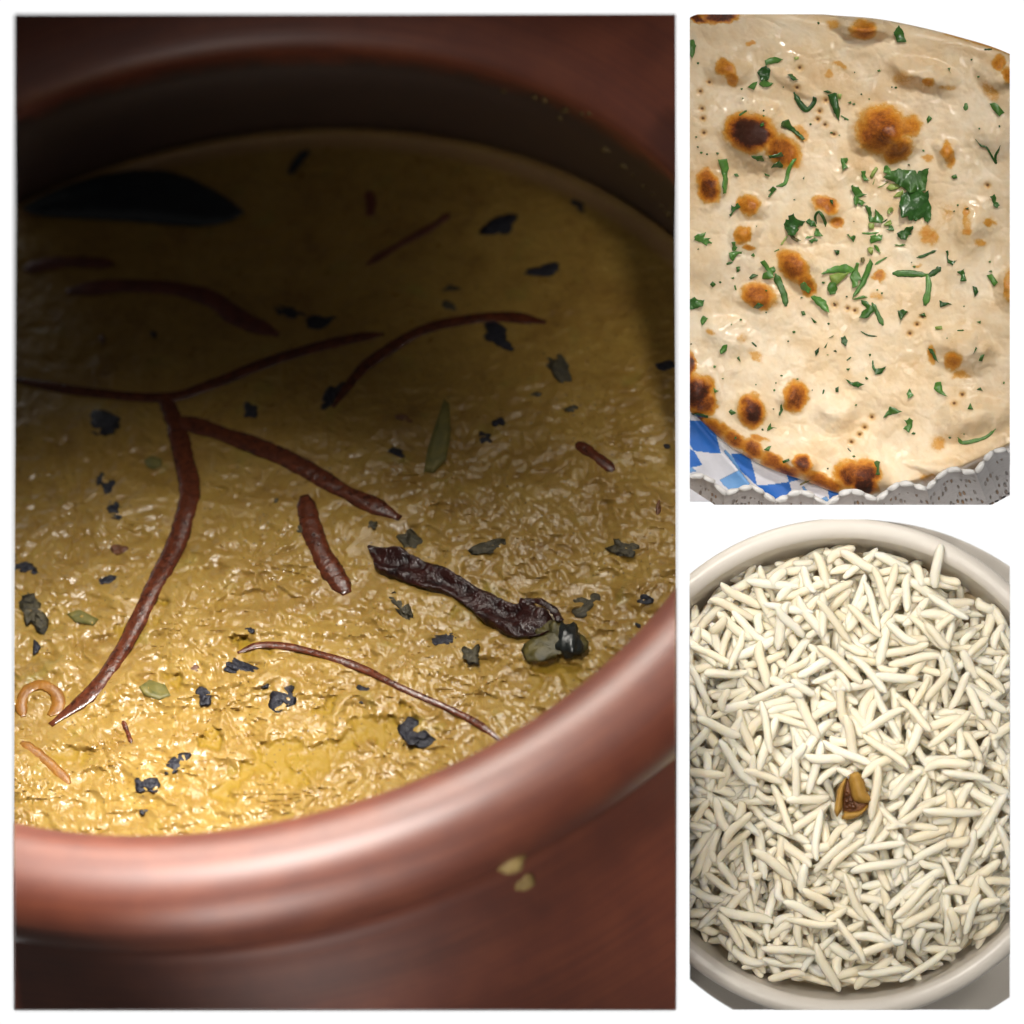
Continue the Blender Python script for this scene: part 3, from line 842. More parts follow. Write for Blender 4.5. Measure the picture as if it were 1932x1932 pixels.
curry_leaf("curry_leaf", [(272, 868), (286, 860), (304, 866), (306, 878), (290, 886), (276, 880)], 'leaf_green', "small green leaf scrap between the black spice pieces at left", 4, 3, 2)
curry_leaf("curry_leaf", [(262, 1296), (282, 1282), (312, 1292), (322, 1312), (300, 1320), (272, 1312)], 'leaf_green', "faint green scrap beside the long onion strip's lower end", 5, 2, 0)
curry_leaf("curry_leaf", [(126, 1158), (150, 1150), (186, 1168), (176, 1180), (142, 1174)], 'leaf_green', "green scrap near the purple-black oval piece at left", 6, 2, 0)

# dried crumbs on the clay: angle round the pot, offset along the profile
def rim_crumb(x, y, z, r, seed, label, group=None, name="dried_crumb", mt='crumb'):
    V, F = blob(np.array([x, y, z]), (EX, EY, UPN), r, r * .8, r * .8, .4, seed, 2)
    tag(add_piece(name, V, F, M[mt], POT_BOX), label, "crumb", group)

dg = bpy.context.evaluated_depsgraph_get()
bpy.context.view_layer.update()
def pot_hit(x, y):
    p = W(x, y, 3000); mi = pot.matrix_world.inverted()
    ok, loc, no, i = pot.ray_cast(mi @ p, mi.to_3x3() @ Vector((0, 0, -1)))
    return ((pot.matrix_world @ loc).z / S) if ok else 0
rim_crumb(955, 1630, pot_hit(958, 1632) + 2, 30, 1, "pale yellow lump of dried curry stuck to the pot's near lip")
rim_crumb(988, 1660, pot_hit(988, 1660) - 2, 18, 2, "flatter brownish lump beside the pale one on the near lip")
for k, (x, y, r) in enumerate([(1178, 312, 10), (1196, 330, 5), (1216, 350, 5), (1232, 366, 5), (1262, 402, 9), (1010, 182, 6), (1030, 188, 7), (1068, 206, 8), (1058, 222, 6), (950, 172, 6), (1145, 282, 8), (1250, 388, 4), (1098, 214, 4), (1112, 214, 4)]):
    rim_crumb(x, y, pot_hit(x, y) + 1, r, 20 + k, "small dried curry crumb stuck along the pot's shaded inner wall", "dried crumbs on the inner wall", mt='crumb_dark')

# ------------------------------------------------------------------ flatbread
def z1(x, y): return (1273.58 + .34084 * x, .34084 * y)
def z2(x, y): return (1273.58 + .34084 * x, 471.70 + .34084 * y)
def r3(x, y): return ((2740 + x / 2.76) / 2.12015, (560 + y / 2.76) / 2.12015)
def r4(x, y): return ((3380 + x / 2.76) / 2.12015, (560 + y / 2.76) / 2.12015)
def q1(x, y): return ((2740 + x / 2.76) / 2.12015, (1600 + y / 2.76) / 2.12015)
def q2(x, y): return ((3380 + x / 2.76) / 2.12015, (1640 + y / 2.76) / 2.12015)

# scorched patches: map, x, y, rx, ry, rotation, strength
CHAR = [(z1, 250, 92, 115, 38, 4, .85), (z1, 130, 105, 60, 22, -20, .8), (z1, 410, 240, 26, 14, 0, .34), (z1, 275, 375, 62, 50, -25, .50), (z1, 315, 430, 50, 32, -60, .48), (z1, 1043, 165, 72, 56, 15, .58),
 (z1, 870, 135, 42, 34, 0, .22), (z1, 910, 365, 40, 20, -25, .24), (z1, 853, 412, 26, 24, 0, .27), (z1, 420, 735, 145, 100, -12, .98), (z1, 600, 840, 120, 78, -38, .68), (z1, 700, 730, 40, 55, 30, .32),
 (z1, 1140, 720, 145, 128, 20, .72), (z1, 1235, 830, 95, 66, 30, .62), (z1, 1290, 700, 80, 60, 40, .50), (z1, 1512, 850, 36, 76, 12, .46), (z1, 1400, 880, 36, 24, 20, .30),
 (z1, 185, 1045, 66, 76, 10, .74), (z1, 170, 980, 46, 50, 0, .58), (z1, 410, 1138, 64, 58, -35, .55), (z1, 830, 1132, 84, 46, -18, .62), (z1, 890, 1230, 44, 32, 0, .52), (z1, 380, 1300, 50, 55, -35, .44), (z1, 412, 1372, 34, 20, 0, .46),
 (z1, 1400, 1305, 56, 56, 30, .32), (z1, 1612, 1170, 22, 28, 0, .34), (z1, 1610, 1285, 32, 26, 0, .36), (z1, 1612, 1230, 26, 80, 0, .22), (z1, 1740, 1235, 38, 30, 0, .28), (z1, 1690, 1340, 40, 30, -30, .22),
 (z1, 1255, 430, 70, 42, 0, .17), (z1, 1405, 455, 34, 28, 0, .36), (z1, 1500, 485, 60, 20, 0, .16), (z1, 1790, 345, 44, 36, -35, .42), (z1, 1840, 415, 30, 50, 0, .48), (z1, 1740, 510, 70, 38, -40, .24), (z1, 1500, 1170, 40, 60, 0, .14),
 (z2, 650, 90, 105, 66, -48, .66), (z2, 730, 190, 76, 40, -62, .58), (z2, 462, 250, 100, 72, -22, .66), (z2, 1130, 146, 44, 30, 10, .55), (z2, 105, 790, 100, 115, -62, .86), (z2, 86, 640, 34, 80, 0, .78), (z2, 160, 850, 70, 66, 0, .74),
 (z2, 425, 892, 76, 90, 0, .86), (z2, 425, 915, 52, 52, 0, .94), (z2, 668, 815, 70, 84, -10, .72), (z2, 706, 1188, 54, 56, 0, .78), (z2, 960, 1235, 90, 74, 20, .76), (z2, 1050, 1250, 90, 90, 0, .82), (z2, 1055, 1305, 72, 58, 0, .96),
 (z2, 1420, 575, 28, 50, 10, .48), (z2, 1540, 615, 52, 54, 0, .44), (z2, 1585, 690, 60, 30, 0, .24), (z2, 455, 585, 50, 32, -40, .18), (z2, 1455, 1072, 52, 44, 0, .20), (z2, 1845, 200, 28, 100, 0, .32), (z2, 1400, 1262, 60, 24, -20, .24),
 (z2, 1340, 85, 30, 14, 0, .22), (z2, 1115, 255, 40, 24, 0, .18), (z2, 200, 450, 30, 24, 0, .16), (z2, 380, 490, 40, 30, 0, .12),
 (z2, 215, 985, 80, 42, -38, .60), (z2, 330, 1050, 80, 42, -35, .66), (z2, 430, 1100, 70, 48, -35, .74), (z2, 540, 1175, 80, 42, -30, .70), (z2, 620, 1220, 80, 36, -25, .70), (z2, 790, 1270, 90, 44, -22, .68), (z2, 870, 1310, 60, 34, -15, .66), (z2, 130, 920, 50, 30, -30, .8), (z2, 265, 985, 40, 30, 0, .5), (z2, 465, 1045, 50, 22, -20, .40)]
# blisters: map, x, y, rx, ry, height
BUB = [(z1, 480, 760, 270, 215, 30, -28), (z1, 1180, 740, 235, 190, 28, -25), (z1, 1050, 160, 230, 80, 17, -8), (z1, 1370, 430, 260, 110, 18, -16), (z1, 280, 390, 150, 110, 12, -20), (z1, 200, 1040, 110, 130, 12, 0),
 (z1, 420, 1140, 110, 100, 9, 0), (z1, 840, 1150, 120, 80, 8, 0), (z1, 400, 1320, 110, 100, 9, 0), (z1, 1500, 850, 80, 120, 9, 0), (z1, 1780, 420, 130, 120, 13, -30), (z1, 1640, 1250, 160, 170, 8, 0),
 (z2, 690, 120, 160, 120, 13, -50), (z2, 460, 250, 150, 110, 12, 0), (z2, 425, 890, 110, 120, 12, 0), (z2, 665, 815, 105, 115, 11, 0), (z2, 1600, 560, 230, 170, 20, -20), (z2, 1040, 1260, 190, 120, 18, 0), (z2, 710, 1190, 90, 90, 9, 0),
 (z2, 120, 780, 150, 170, 14, 0), (z2, 1640, 940, 260, 130, 15, 15), (z2, 300, 480, 200, 130, 8, -30), (z2, 900, 880, 160, 120, 8, 0), (z2, 1850, 200, 80, 150, 14, 0), (z2, 1500, 1220, 240, 60, 10, -12), (z1, 1740, 760, 160, 150, 9, 0), (z1, 650, 460, 200, 60, 6, -20)]
DOTS = [z1(*p) for p in [(140, 505), (150, 600), (155, 655), (160, 735), (690, 375), (675, 485), (835, 555), (800, 615), (790, 660), (830, 690), (880, 742), (190, 455)]] + \
       [z2(*p) for p in [(885, 305), (955, 322), (995, 335), (1300, 462), (1340, 412), (1370, 370), (1090, 925), (1050, 982), (1022, 1020), (976, 1062), (1590, 800), (1545, 848)]] + [z1(1730, 1025)]
LOWER = [q1(*p) for p in [(-60, 60), (53, 125), (185, 235), (345, 385), (500, 520), (640, 605), (800, 695), (980, 775), (1150, 835), (1290, 880), (1420, 930), (1560, 985), (1660, 1022), (1900, 1090), (2300, 1180)]]
LOWER = catmull(LOWER, 120)
TOP = catmull([(1250, 60), (1301, 33), (1318, 26), (1340, 15), (1440, 10), (1553, 27), (1652, 35), (1751, 54.5), (1853, 82), (1905, 101.6), (1960, 128)], 120)

def naan_edge(x, y):
    """distance inside the bread's own outline (its top arc and its lower left rim)"""
    dt = (y - np.interp(x, TOP[:, 0], TOP[:, 1])) * .96
    lx = LOWER[:, 0]; ly = LOWER[:, 1]
    slope = np.interp(x, lx, np.gradient(ly, lx)); dl = (np.interp(x, lx, ly) - y) / np.sqrt(1 + slope ** 2)
    return dt, dl

NZ0 = 1085.0
def naan_fields(x, y):
    h = np.full_like(x, 0.0)
    wx = x + 14 * (fbm(x / 45, y / 45, 51) - .5) * 2; wy = y + 14 * (fbm(x / 45, y / 45, 52) - .5) * 2
    for f, bx, by, rx, ry, hh, rot in BUB:
        cx, cy = f(bx, by); a = math.radians(rot)
        dx, dy = wx - cx, wy - cy
        q = np.sqrt(((dx * math.cos(a) - dy * math.sin(a)) / (rx * .34)) ** 2 + ((dx * math.sin(a) + dy * math.cos(a)) / (ry * .34)) ** 2)
        h = h + 2.1 * hh * (1 - sstep(.1, 1.0, q))
    h = h + 26 * (fbm(x / 120, y / 120, 31, 3) - .5) + 2.4 * (fbm(x / 28, y / 28, 33, 3) - .5) + 1.0 * (fbm(x / 9, y / 9, 35, 2) - .5)
    cr = 1 - np.abs(fbm(wx / 90, wy / 60, 61, 3) - .5) * 7
    h = h - .9 * np.clip(cr, 0, 1) ** 2
    char = np.zeros_like(x)
    vx = x + 7 * (fbm(x / 16, y / 16, 71) - .5) * 2; vy = y + 7 * (fbm(x / 16, y / 16, 72) - .5) * 2
    for f, bx, by, rx, ry, rot, s in CHAR:
        cx, cy = f(bx, by); a = math.radians(rot)
        dx, dy = vx - cx, vy - cy
        q = np.sqrt(((dx * math.cos(a) - dy * math.sin(a)) / (rx * .34)) ** 2 + ((dx * math.sin(a) + dy * math.cos(a)) / (ry * .36)) ** 2)
        char = np.maximum(char, s * (1 - sstep(.42, 1.28, q)))
    dt, dl = naan_edge(x, y)
    h = h - 34 * (1 - np.sqrt(np.clip(1 - (1 - np.clip(dl / 30, 0, 1)) ** 2, 0, 1)))
    h = h - 22 * (1 - np.sqrt(np.clip(1 - (1 - np.clip(dt / 22, 0, 1)) ** 2, 0, 1)))
    char = np.maximum(char, .30 * (1 - sstep(0, 7, dt)) * (x > 1780))
    hole = np.zeros_like(x)
    for cx, cy in DOTS:
        d = np.hypot(x - cx, (y - cy) * 1.1)
        hole = np.maximum(hole, 1 - sstep(1.6, 4.2, d)); h = h - 5 * np.exp(-(d / 5) ** 2)
        char = np.maximum(char, .16 * np.exp(-(d / 9) ** 2))
    return NZ0 + h, char, hole

NY = np.arange(27, 962, 1.7)
NXn = 356
rowsX, rowsY = [], []
for yy in NY:
    xl = NAAN_BOX[0]
    tx = TOP[:, 0][TOP[:, 1] <= yy]
    left_top = TOP[:60]; 
    xr = NAAN_BOX[1]
    if yy < 101.6:                       # right end of the top arc
        right = TOP[TOP[:, 0] > 1450]; xr = min(xr, float(np.interp(yy, right[:, 1], right[:, 0])))
    if yy < 33:
        lf = TOP[TOP[:, 0] < 1330]; xl = max(xl, float(np.interp(-yy, -lf[:, 1], lf[:, 0])))
    if yy > LOWER[0, 1]:
        xl = max(xl, float(np.interp(yy, LOWER[:, 1], LOWER[:, 0])))
    rowsX.append(np.linspace(xl, max(xr, xl + 1), NXn)); rowsY.append(np.full(NXn, yy))
NXg, NYg = np.array(rowsX), np.array(rowsY)
NZg, NCH, NHO = naan_fields(NXg, NYg)
NZg = NZg - 150 * sstep(-18, 22, np.hypot(NXg - 1540, NYg - 160) - 784) * (NYg > 600)
naan = grid_solid("flatbread", NXg, NYg, NZg, (NYg < 951) & (np.hypot(NXg - 1540, NYg - 160) < 806), 30, M['naan'], {"char": NCH, "hole": NHO})
tag(naan, "round blistered flatbread with scorched brown patches in a white lace-edged basket", "flatbread")
def naan_z(x, y):
    x = np.asarray(x, float); y = np.asarray(y, float)
    return naan_fields(np.atleast_1d(x), np.atleast_1d(y))[0]

# ------------------------------------------------------------------ herbs on the bread
HERBS = [
 (r4, [(445,415),(490,380),(530,350),(600,322),(640,338),(700,342),(770,342),(788,382),(806,347),(860,332),(910,322),(898,380),(890,430),(882,490),(878,548),(830,552),(800,550),(760,562),(720,572),(680,545),(650,520),(600,488),(560,460),(500,438)], 'herb', "large flat coriander leaf with straight cut edges, upper of the big pair", 9),
 (r4, [(640,610),(680,588),(720,572),(760,566),(800,560),(840,572),(870,600),(910,570),(915,640),(915,690),(940,740),(936,800),(935,860),(900,902),(870,880),(858,845),(820,862),(780,885),(758,862),(745,880),(710,878),(700,828),(640,850),(628,800),(630,770),(612,730),(616,695),(628,670)], 'herb_dark', "large wet dark coriander leaf with lobed edge, lower of the big pair", 9),
 (r4, [(75,515),(95,505),(100,520),(150,525),(190,590),(240,600),(200,615),(150,640),(190,660),(230,690),(205,692),(190,720),(140,690),(130,730),(105,700),(100,650),(110,610),(85,570)], 'herb', "jagged two-lobed coriander sprig left of the big leaf pair", 6),
 (r4, [(228,735),(250,728),(290,750),(300,850),(325,850),(330,765),(370,800),(400,830),(418,870),(405,912),(340,905),(275,900),(265,830)], 'herb', "notched coriander piece with two upright points in mid bread", 6),
 (r4, [(440,290),(470,285),(498,320),(505,370),(480,385),(428,350)], 'herb', "small rounded leaf touching the big leaf's upper left", 4),
 (r4, [(180,350),(230,345),(222,385),(245,420),(272,450),(210,445),(185,400)], 'herb', "small hooked green leaf left of the pale stem pieces", 3),
 (r4, [(285,1060),(340,1040),(350,1060),(375,1038),(385,1055),(410,1048),(405,1095),(350,1118),(290,1140),(280,1100)], 'herb', "squarish green leaf with three small teeth below the notched piece", 4),
 (r4, [(580,1030),(620,1005),(650,1000),(680,965),(745,952),(750,975),(728,1005),(730,1040),(700,1045),(675,1098),(620,1090),(590,1060)], 'herb', "crumpled dark leaf below the big leaf pair", 8),
 (r4, [(450,990),(485,975),(490,940),(520,945),(540,1000),(500,998)], 'herb', None, 4),
 (r4, [(320,1160),(345,1162),(375,1200),(395,1250),(360,1225),(330,1190)], 'herb', None, 3),
 (r4, [(550,1155),(600,1160),(630,1148),(675,1165),(640,1168),(600,1174),(570,1170)], 'herb', None, 3),
 (r4, [(1605,630),(1650,602),(1670,640),(1665,680),(1690,690),(1710,715),(1680,745),(1640,720),(1630,680)], 'herb_dark', "wet dark leaf in a drop of oil near the bread's right edge", 5),
 (r4, [(275,400),(300,350),(340,298),(362,320),(340,360),(300,425)], 'herb_pale', "pale green stem slice left of the big leaf pair", 3),
 (r4, [(462,530),(500,490),(560,480),(620,510),(580,540),(500,558)], 'herb_pale', "pale frayed stem tucked under the big leaf's lower left side", 3),
 (r4, [(535,630),(580,580),(640,555),(640,600),(600,630)], 'herb_pale', "pale stem wedge between the two big leaves", 3),
 (r4, [(470,780),(490,750),(520,744),(534,780),(505,800),(490,822),(474,805)], 'herb_pale', "round yellow-green scrap left of the big wet leaf", 3),
 (r4, [(428,940),(460,905),(500,882),(515,925),(470,950)], 'herb_pale', None, 3),
 (r4, [(250,1200),(275,1182),(308,1190),(310,1240),(295,1270),(265,1240)], 'herb_pale', None, 5),
 (r4, [(260,925),(320,920),(318,975),(270,985)], 'herb_pale', None, 4),
 (r4, [(175,1300),(210,1295),(222,1330),(195,1360),(178,1340)], 'herb_brown', None, 4),
 (r3, [(368,230),(415,228),(465,220),(482,320),(465,400),(470,470),(455,570),(420,578),(415,480),(420,440),(405,360),(385,290)], 'herb', "long upright ribbon of leaf at the left of the bread", 4),
 (r3, [(735,175),(790,182),(850,175),(870,230),(800,232),(760,205)], 'herb', None, 3),
 (r3, [(925,170),(990,158),(1060,135),(1085,175),(1010,190),(940,205)], 'herb', None, 3),
 (r3, [(955,310),(985,265),(1020,248),(1040,215),(1060,255),(1080,280),(1075,302),(1020,300)], 'herb', "triangular leaf on the darkest scorched blister", 4),
 (r3, [(920,560),(970,515),(1010,545),(975,580),(935,628),(918,622),(950,575)], 'herb', None, 3),
 (r3, [(515,720),(545,740),(560,712),(580,698),(610,745),(540,790),(525,815),(510,840),(490,820),(520,790)], 'herb_dark', "heart-like dark leaf at the edge of a brown patch on the left", 4),
 (r3, [(110,1070),(150,1040),(190,1035),(230,1018),(222,1050),(205,1078),(245,1082),(285,1085),(255,1105),(295,1130),(285,1142),(245,1140),(240,1165),(180,1125),(115,1105)], 'herb', "hand-shaped coriander sprig at the far left of the bread", 5),
 (r3, [(515,1130),(560,1128),(555,1160),(578,1185),(560,1215),(525,1218)], 'herb', None, 3),
 (r3, [(490,1250),(540,1235),(600,1235),(635,1225),(620,1258),(575,1265),(550,1300),(530,1335),(505,1310),(495,1280)], 'herb', "three-pointed leaf under a pair of pale brown patches", 4),
 (r3, [(1100,930),(1120,880),(1150,885),(1145,845),(1200,820),(1225,870),(1265,890),(1320,900),(1290,945),(1235,965),(1255,985),(1225,1020),(1200,1045),(1140,1040),(1120,990)], 'herb_dark', "bunched dark coriander clump with a pale stem in mid bread", 12),
 (r3, [(1150,1040),(1200,1060),(1230,1085),(1280,1110),(1230,1120),(1180,1090)], 'herb_brown', None, 4),
 (r3, [(1340,900),(1380,870),(1430,905),(1450,960),(1390,955)], 'herb_dark', None, 4),
 (r3, [(1435,1010),(1445,975),(1475,985),(1490,1020),(1525,1058),(1480,1060),(1435,1055)], 'herb', None, 4),
 (r3, [(1370,1110),(1430,1082),(1465,1105),(1455,1122),(1420,1120),(1405,1142)], 'herb', None, 3),
 (r3, [(1328,1088),(1350,1062),(1420,1064),(1375,1084)], 'herb', None, 3),
 (r3, [(1725,205),(1790,200),(1800,225),(1765,262),(1800,300),(1745,335),(1735,270)], 'herb', "B-shaped green leaf below the second large blister", 4),
 (r3, [(1790,1045),(1812,1040),(1832,1068),(1860,1050),(1880,1062),(1862,1125),(1840,1100)], 'herb', None, 4),
 (r3, [(1645,1215),(1705,1220),(1700,1255),(1675,1272)], 'herb_dark', None, 3),
 (r3, [(730,1275),(755,1248),(772,1275),(765,1292)], 'herb', None, 2), (r3, [(455,1370),(490,1345),(525,1345),(500,1368)], 'herb', None, 2), (r3, [(565,1405),(605,1400),(585,1425),(612,1432),(570,1460)], 'herb', None, 2),
 (r3, [(540,375),(575,370),(595,400),(560,404)], 'herb', None, 2), (r3, [(880,365),(930,385),(932,402),(885,392)], 'herb', None, 2), (r3, [(1600,660),(1632,662),(1635,715),(1608,690)], 'herb_dark', None, 2), (r3, [(1300,425),(1318,402),(1315,435)], 'herb', None, 2),
 (z2, [(475,70),(498,60),(515,85),(522,100),(545,92),(555,112),(540,128),(545,150),(515,158),(485,155),(490,128),(512,118)], 'herb', "feathery coriander tip above a long curved leaf strip", 7),
 (z2, [(818,132),(850,105),(900,88),(945,80),(988,108),(965,128),(920,126),(880,128)], 'herb', "long pointed leaf blade over a pale green stalk", 6),
 (z2, [(970,150),(990,112),(1000,78),(1020,78),(1012,120),(1035,160),(1010,168),(1012,195),(985,205),(982,175)], 'herb', "small feathery leaf between two green blades", 5),
 (z2, [(1075,55),(1092,85),(1075,130),(1050,190),(1020,230),(985,265),(990,240),(1015,200),(1040,140)], 'herb', "slim curved green blade right of the feathery leaf", 5),
 (z2, [(858,142),(900,130),(962,126),(930,160),(895,192),(868,180)], 'herb_pale', "pale green stalk shreds below the pointed leaf blade", 4),
 (z2, [(845,208),(858,180),(885,182),(898,210),(888,238),(858,246)], 'herb', None, 4),
 (z2, [(755,262),(775,255),(805,262),(835,285),(852,342),(820,330),(790,305)], 'herb', "fern-like leaf lying below the elongated brown patch", 5),
 (z2, [(1030,280),(1060,285),(1085,310),(1110,332),(1060,372),(1020,370),(1035,340),(1060,325),(1035,300)], 'herb', "curly forked leaf under the middle of the bread", 6),
 (z2, [(1235,335),(1265,330),(1290,346),(1268,362),(1250,386)], 'herb', None, 4), (z2, [(82,275),(110,262),(130,278),(160,276),(150,310),(110,322),(84,325)], 'herb_dark', "dark curly sprig cut by the bread's left side", 6),
 (z2, [(142,390),(155,365),(182,378),(170,395),(152,416)], 'herb', None, 3), (z2, [(1465,280),(1495,290),(1530,300),(1500,306),(1470,316)], 'herb_dark', None, 4), (z2, [(1728,142),(1755,135),(1785,178),(1765,200)], 'herb', None, 3),
 (z2, [(1735,120),(1750,112),(1756,122)], 'herb', None, 2), (z2, [(1648,200),(1670,208),(1678,230),(1660,256)], 'herb_dark', None, 4), (z2, [(1562,122),(1600,106),(1602,140),(1612,168),(1578,168),(1585,142)], 'herb_dark', "wet dark leaf in a shiny oil patch on the right", 4),
 (z2, [(250,552),(268,528),(288,525),(285,555),(255,575)], 'herb', None, 3), (z2, [(343,598),(355,588),(362,618)], 'herb', None, 2), (z2, [(940,710),(975,732),(1010,728),(1045,742),(1012,760),(968,742)], 'herb_dark', "twisted dark leaf pressed into a dent of the lower bread", 6),
 (z2, [(1098,660),(1130,655),(1165,645),(1145,680),(1110,688)], 'herb', None, 4), (z2, [(920,485),(940,475),(955,502),(948,530),(922,512)], 'herb', None, 3), (z2, [(1157,928),(1175,895),(1190,868),(1225,880),(1255,895),(1205,908)], 'herb', "pointed green leaf at a torn hole in the lower bread", 6),
 (z2, [(1265,940),(1282,945),(1295,930),(1315,945),(1310,980),(1295,1008),(1265,988),(1285,968)], 'herb', "lobed green leaf to the right of the row of pricked holes", 5), (z2, [(1283,795),(1300,768),(1308,790),(1320,802),(1290,822)], 'herb', None, 3),
 (z2, [(1435,768),(1442,738),(1472,732),(1480,778),(1508,808),(1470,795)], 'herb', None, 4), (z2, [(1620,880),(1634,848),(1650,882)], 'herb', None, 2), (z2, [(1400,545),(1425,550),(1440,580),(1460,622),(1435,605)], 'herb_dark', None, 3),
 (z2, [(1682,612),(1692,585),(1712,578),(1700,615)], 'herb', None, 3), (z2, [(298,895),(310,882),(338,902),(312,914)], 'herb', None, 3), (z2, [(512,1000),(518,975),(530,958),(532,980),(565,985),(535,990)], 'herb', None, 3), (z2, [(493,1105),(515,1088),(532,1085),(518,1112)], 'herb', None, 2),
 (z2, [(595,1168),(630,1155),(632,1168),(600,1180)], 'herb_dark', None, 3), (z2, [(1103,1178),(1118,1168),(1135,1175),(1130,1205),(1135,1240),(1110,1240),(1118,1205)], 'herb', "green crumpled leaf beside the large lower scorched patch", 4),
 (z2, [(92,905),(130,905),(180,915),(178,930),(120,922)], 'herb_dark', "dark strip of leaf caught at the bread's left rim", 4), (z2, [(575,912),(582,875),(590,842),(598,885),(582,915)], 'herb', None, 3), (z2, [(213,762),(228,775),(242,780),(220,790)], 'herb', None, 2),
 (z2, [(1670,772),(1690,760),(1702,780)], 'herb', None, 2), (z2, [(850,488),(880,470),(870,482)], 'herb_dark', None, 2), (z2, [(775,560),(798,540),(795,565),(780,585)], 'herb_dark', None, 3), (z2, [(825,540),(845,510),(835,540)], 'herb', None, 2), (z2, [(888,765),(905,757),(905,785),(890,785)], 'herb', None, 2),
 (z2, [(1670,398),(1692,392),(1690,408)], 'herb', None, 2), (z2, [(1652,575),(1665,535),(1672,545)], 'herb_dark', None, 2), (z2, [(1350,360),(1380,348),(1388,370)], 'herb_dark', None, 2), (z2, [(698,340),(715,338),(722,358),(705,362)], 'herb', None, 2), (z2, [(752,372),(785,400),(770,404)], 'herb_dark', None, 2),
 (z2, [(412,152),(430,132),(460,140),(420,162)], 'herb', None, 3), (z2, [(195,190),(208,174),(225,190),(208,205)], 'herb', None, 2), (z2, [(340,100),(360,95),(350,122)], 'herb', None, 2), (z2, [(435,318),(460,292),(490,308),(460,326)], 'herb_dark', None, 3), (z2, [(695,190),(715,178),(752,215),(738,238),(700,215)], 'herb', None, 3),
 (z2, [(985,272),(1040,252),(1065,262),(1000,275)], 'herb', None, 3), (z2, [(1440,425),(1475,420),(1478,438),(1445,440)], 'herb_pale', None, 2), (z2, [(1500,10),(1512,5),(1515,50),(1540,60),(1562,48),(1535,82),(1510,70)], 'herb_dark', "V-shaped dark green leaf in the right half of the bread", 4),
 (z1, [(500,335),(530,320),(560,318),(593,330),(565,348),(520,352),(505,365)], 'herb', "flat green leaf, top one of the cluster near the upper left", 4), (z1, [(458,400),(480,375),(505,365),(526,390),(515,440),(480,446)], 'herb_dark', "wet dark leaf in the middle of the upper left cluster", 5),
 (z1, [(468,465),(495,440),(520,455),(545,460),(520,478),(490,482)], 'herb', None, 4), (z1, [(403,482),(430,460),(456,452),(438,496)], 'herb', None, 3), (z1, [(1213,180),(1225,160),(1240,142),(1265,185),(1277,228),(1232,230)], 'herb', "pointed green leaf near the bread's top edge", 4),
 (z1, [(78,230),(102,222),(116,255),(108,290),(95,318),(82,300)], 'herb', None, 3), (z1, [(848,530),(870,522),(895,520),(902,560),(912,610),(906,662),(880,620),(860,570)], 'herb_dark', "dark drooping leaf between the two large blisters", 6), (z1, [(625,415),(650,410),(665,425),(682,440),(655,445)], 'herb_dark', None, 3),
 (z1, [(822,505),(845,500),(868,512),(845,516)], 'herb', None, 2), (z1, [(900,520),(922,520),(918,548),(902,545)], 'herb_pale', None, 2), (z1, [(1744,575),(1775,572),(1795,590),(1820,622),(1795,642),(1770,615)], 'herb', "green leaf by the bread's upper right border", 4),
 (z1, [(593,700),(600,675),(632,665),(650,700),(700,745),(716,765),(700,772),(650,728)], 'herb', "ragged two-part leaf right of the darkest scorched blister", 5), (z1, [(470,688),(490,676),(492,694),(476,702)], 'herb_dark', None, 2), (z1, [(1510,378),(1525,375),(1520,395),(1533,412)], 'herb', None, 2),
 (z1, [(1393,660),(1405,640),(1422,655),(1400,680)], 'herb', None, 2), (z1, [(1530,975),(1555,965),(1562,985),(1540,990)], 'herb', None, 2), (z1, [(660,318),(682,312),(685,326),(665,332)], 'herb_pale', None, 2), (z1, [(1120,390),(1132,383),(1138,395),(1126,398)], 'herb', None, 2),
 (z1, [(955,570),(975,560),(975,575)], 'herb', None, 2), (z1, [(1605,1155),(1625,1148),(1625,1162)], 'herb_dark', None, 2),
]
SMALL_LABEL = "tiny dot-like fleck of green coriander scattered on the flatbread"
SMALL_GROUP = "tiny coriander flecks on the flatbread"
for k, (f, pts, mt, lab, curl) in enumerate(HERBS):
    out = [f(*p) for p in pts]
    c_ = np.mean(out, axis=0); out = [tuple(c_ + (np.array(p) - c_) * 1.10) for p in out]
    if mt in ('herb', 'herb_dark') and len(pts) > 4:
        rr_ = np.random.default_rng(k); fr_ = []
        for i in range(len(out)):
            (xa, ya), (xb, yb) = out[i], out[(i + 1) % len(out)]
            L_ = math.hypot(xb - xa, yb - ya); fr_.append((xa, ya))
            m_ = int(L_ / 5.5)
            for q in range(1, m_ + 1):
                f_ = q / (m_ + 1); o_ = rr_.uniform(-1.3, 1.0)
                fr_.append((xa + (xb - xa) * f_ + (yb - ya) / L_ * o_, ya + (yb - ya) * f_ - (xb - xa) / L_ * o_))
        out = fr_
    V, F = flat_piece(out, naan_z, 1.4, curl * 1.15, 300 + k, 1)
    o = add_piece("coriander_leaf" if mt in ('herb', 'herb_dark') else "coriander_sprig", V, F, M[mt], NAAN_BOX)
    cx_, cy_ = np.mean(out, axis=0)
    what = {'herb': "small green coriander scrap", 'herb_dark': "small dark coriander scrap", 'herb_pale': "small pale coriander stem bit", 'herb_brown': "small brownish coriander bit"}[mt]
    tag(o, lab or near_label(cx_, cy_, what, BREAD_MARKS, USED), "herb", None if lab else "small coriander scraps on the flatbread")

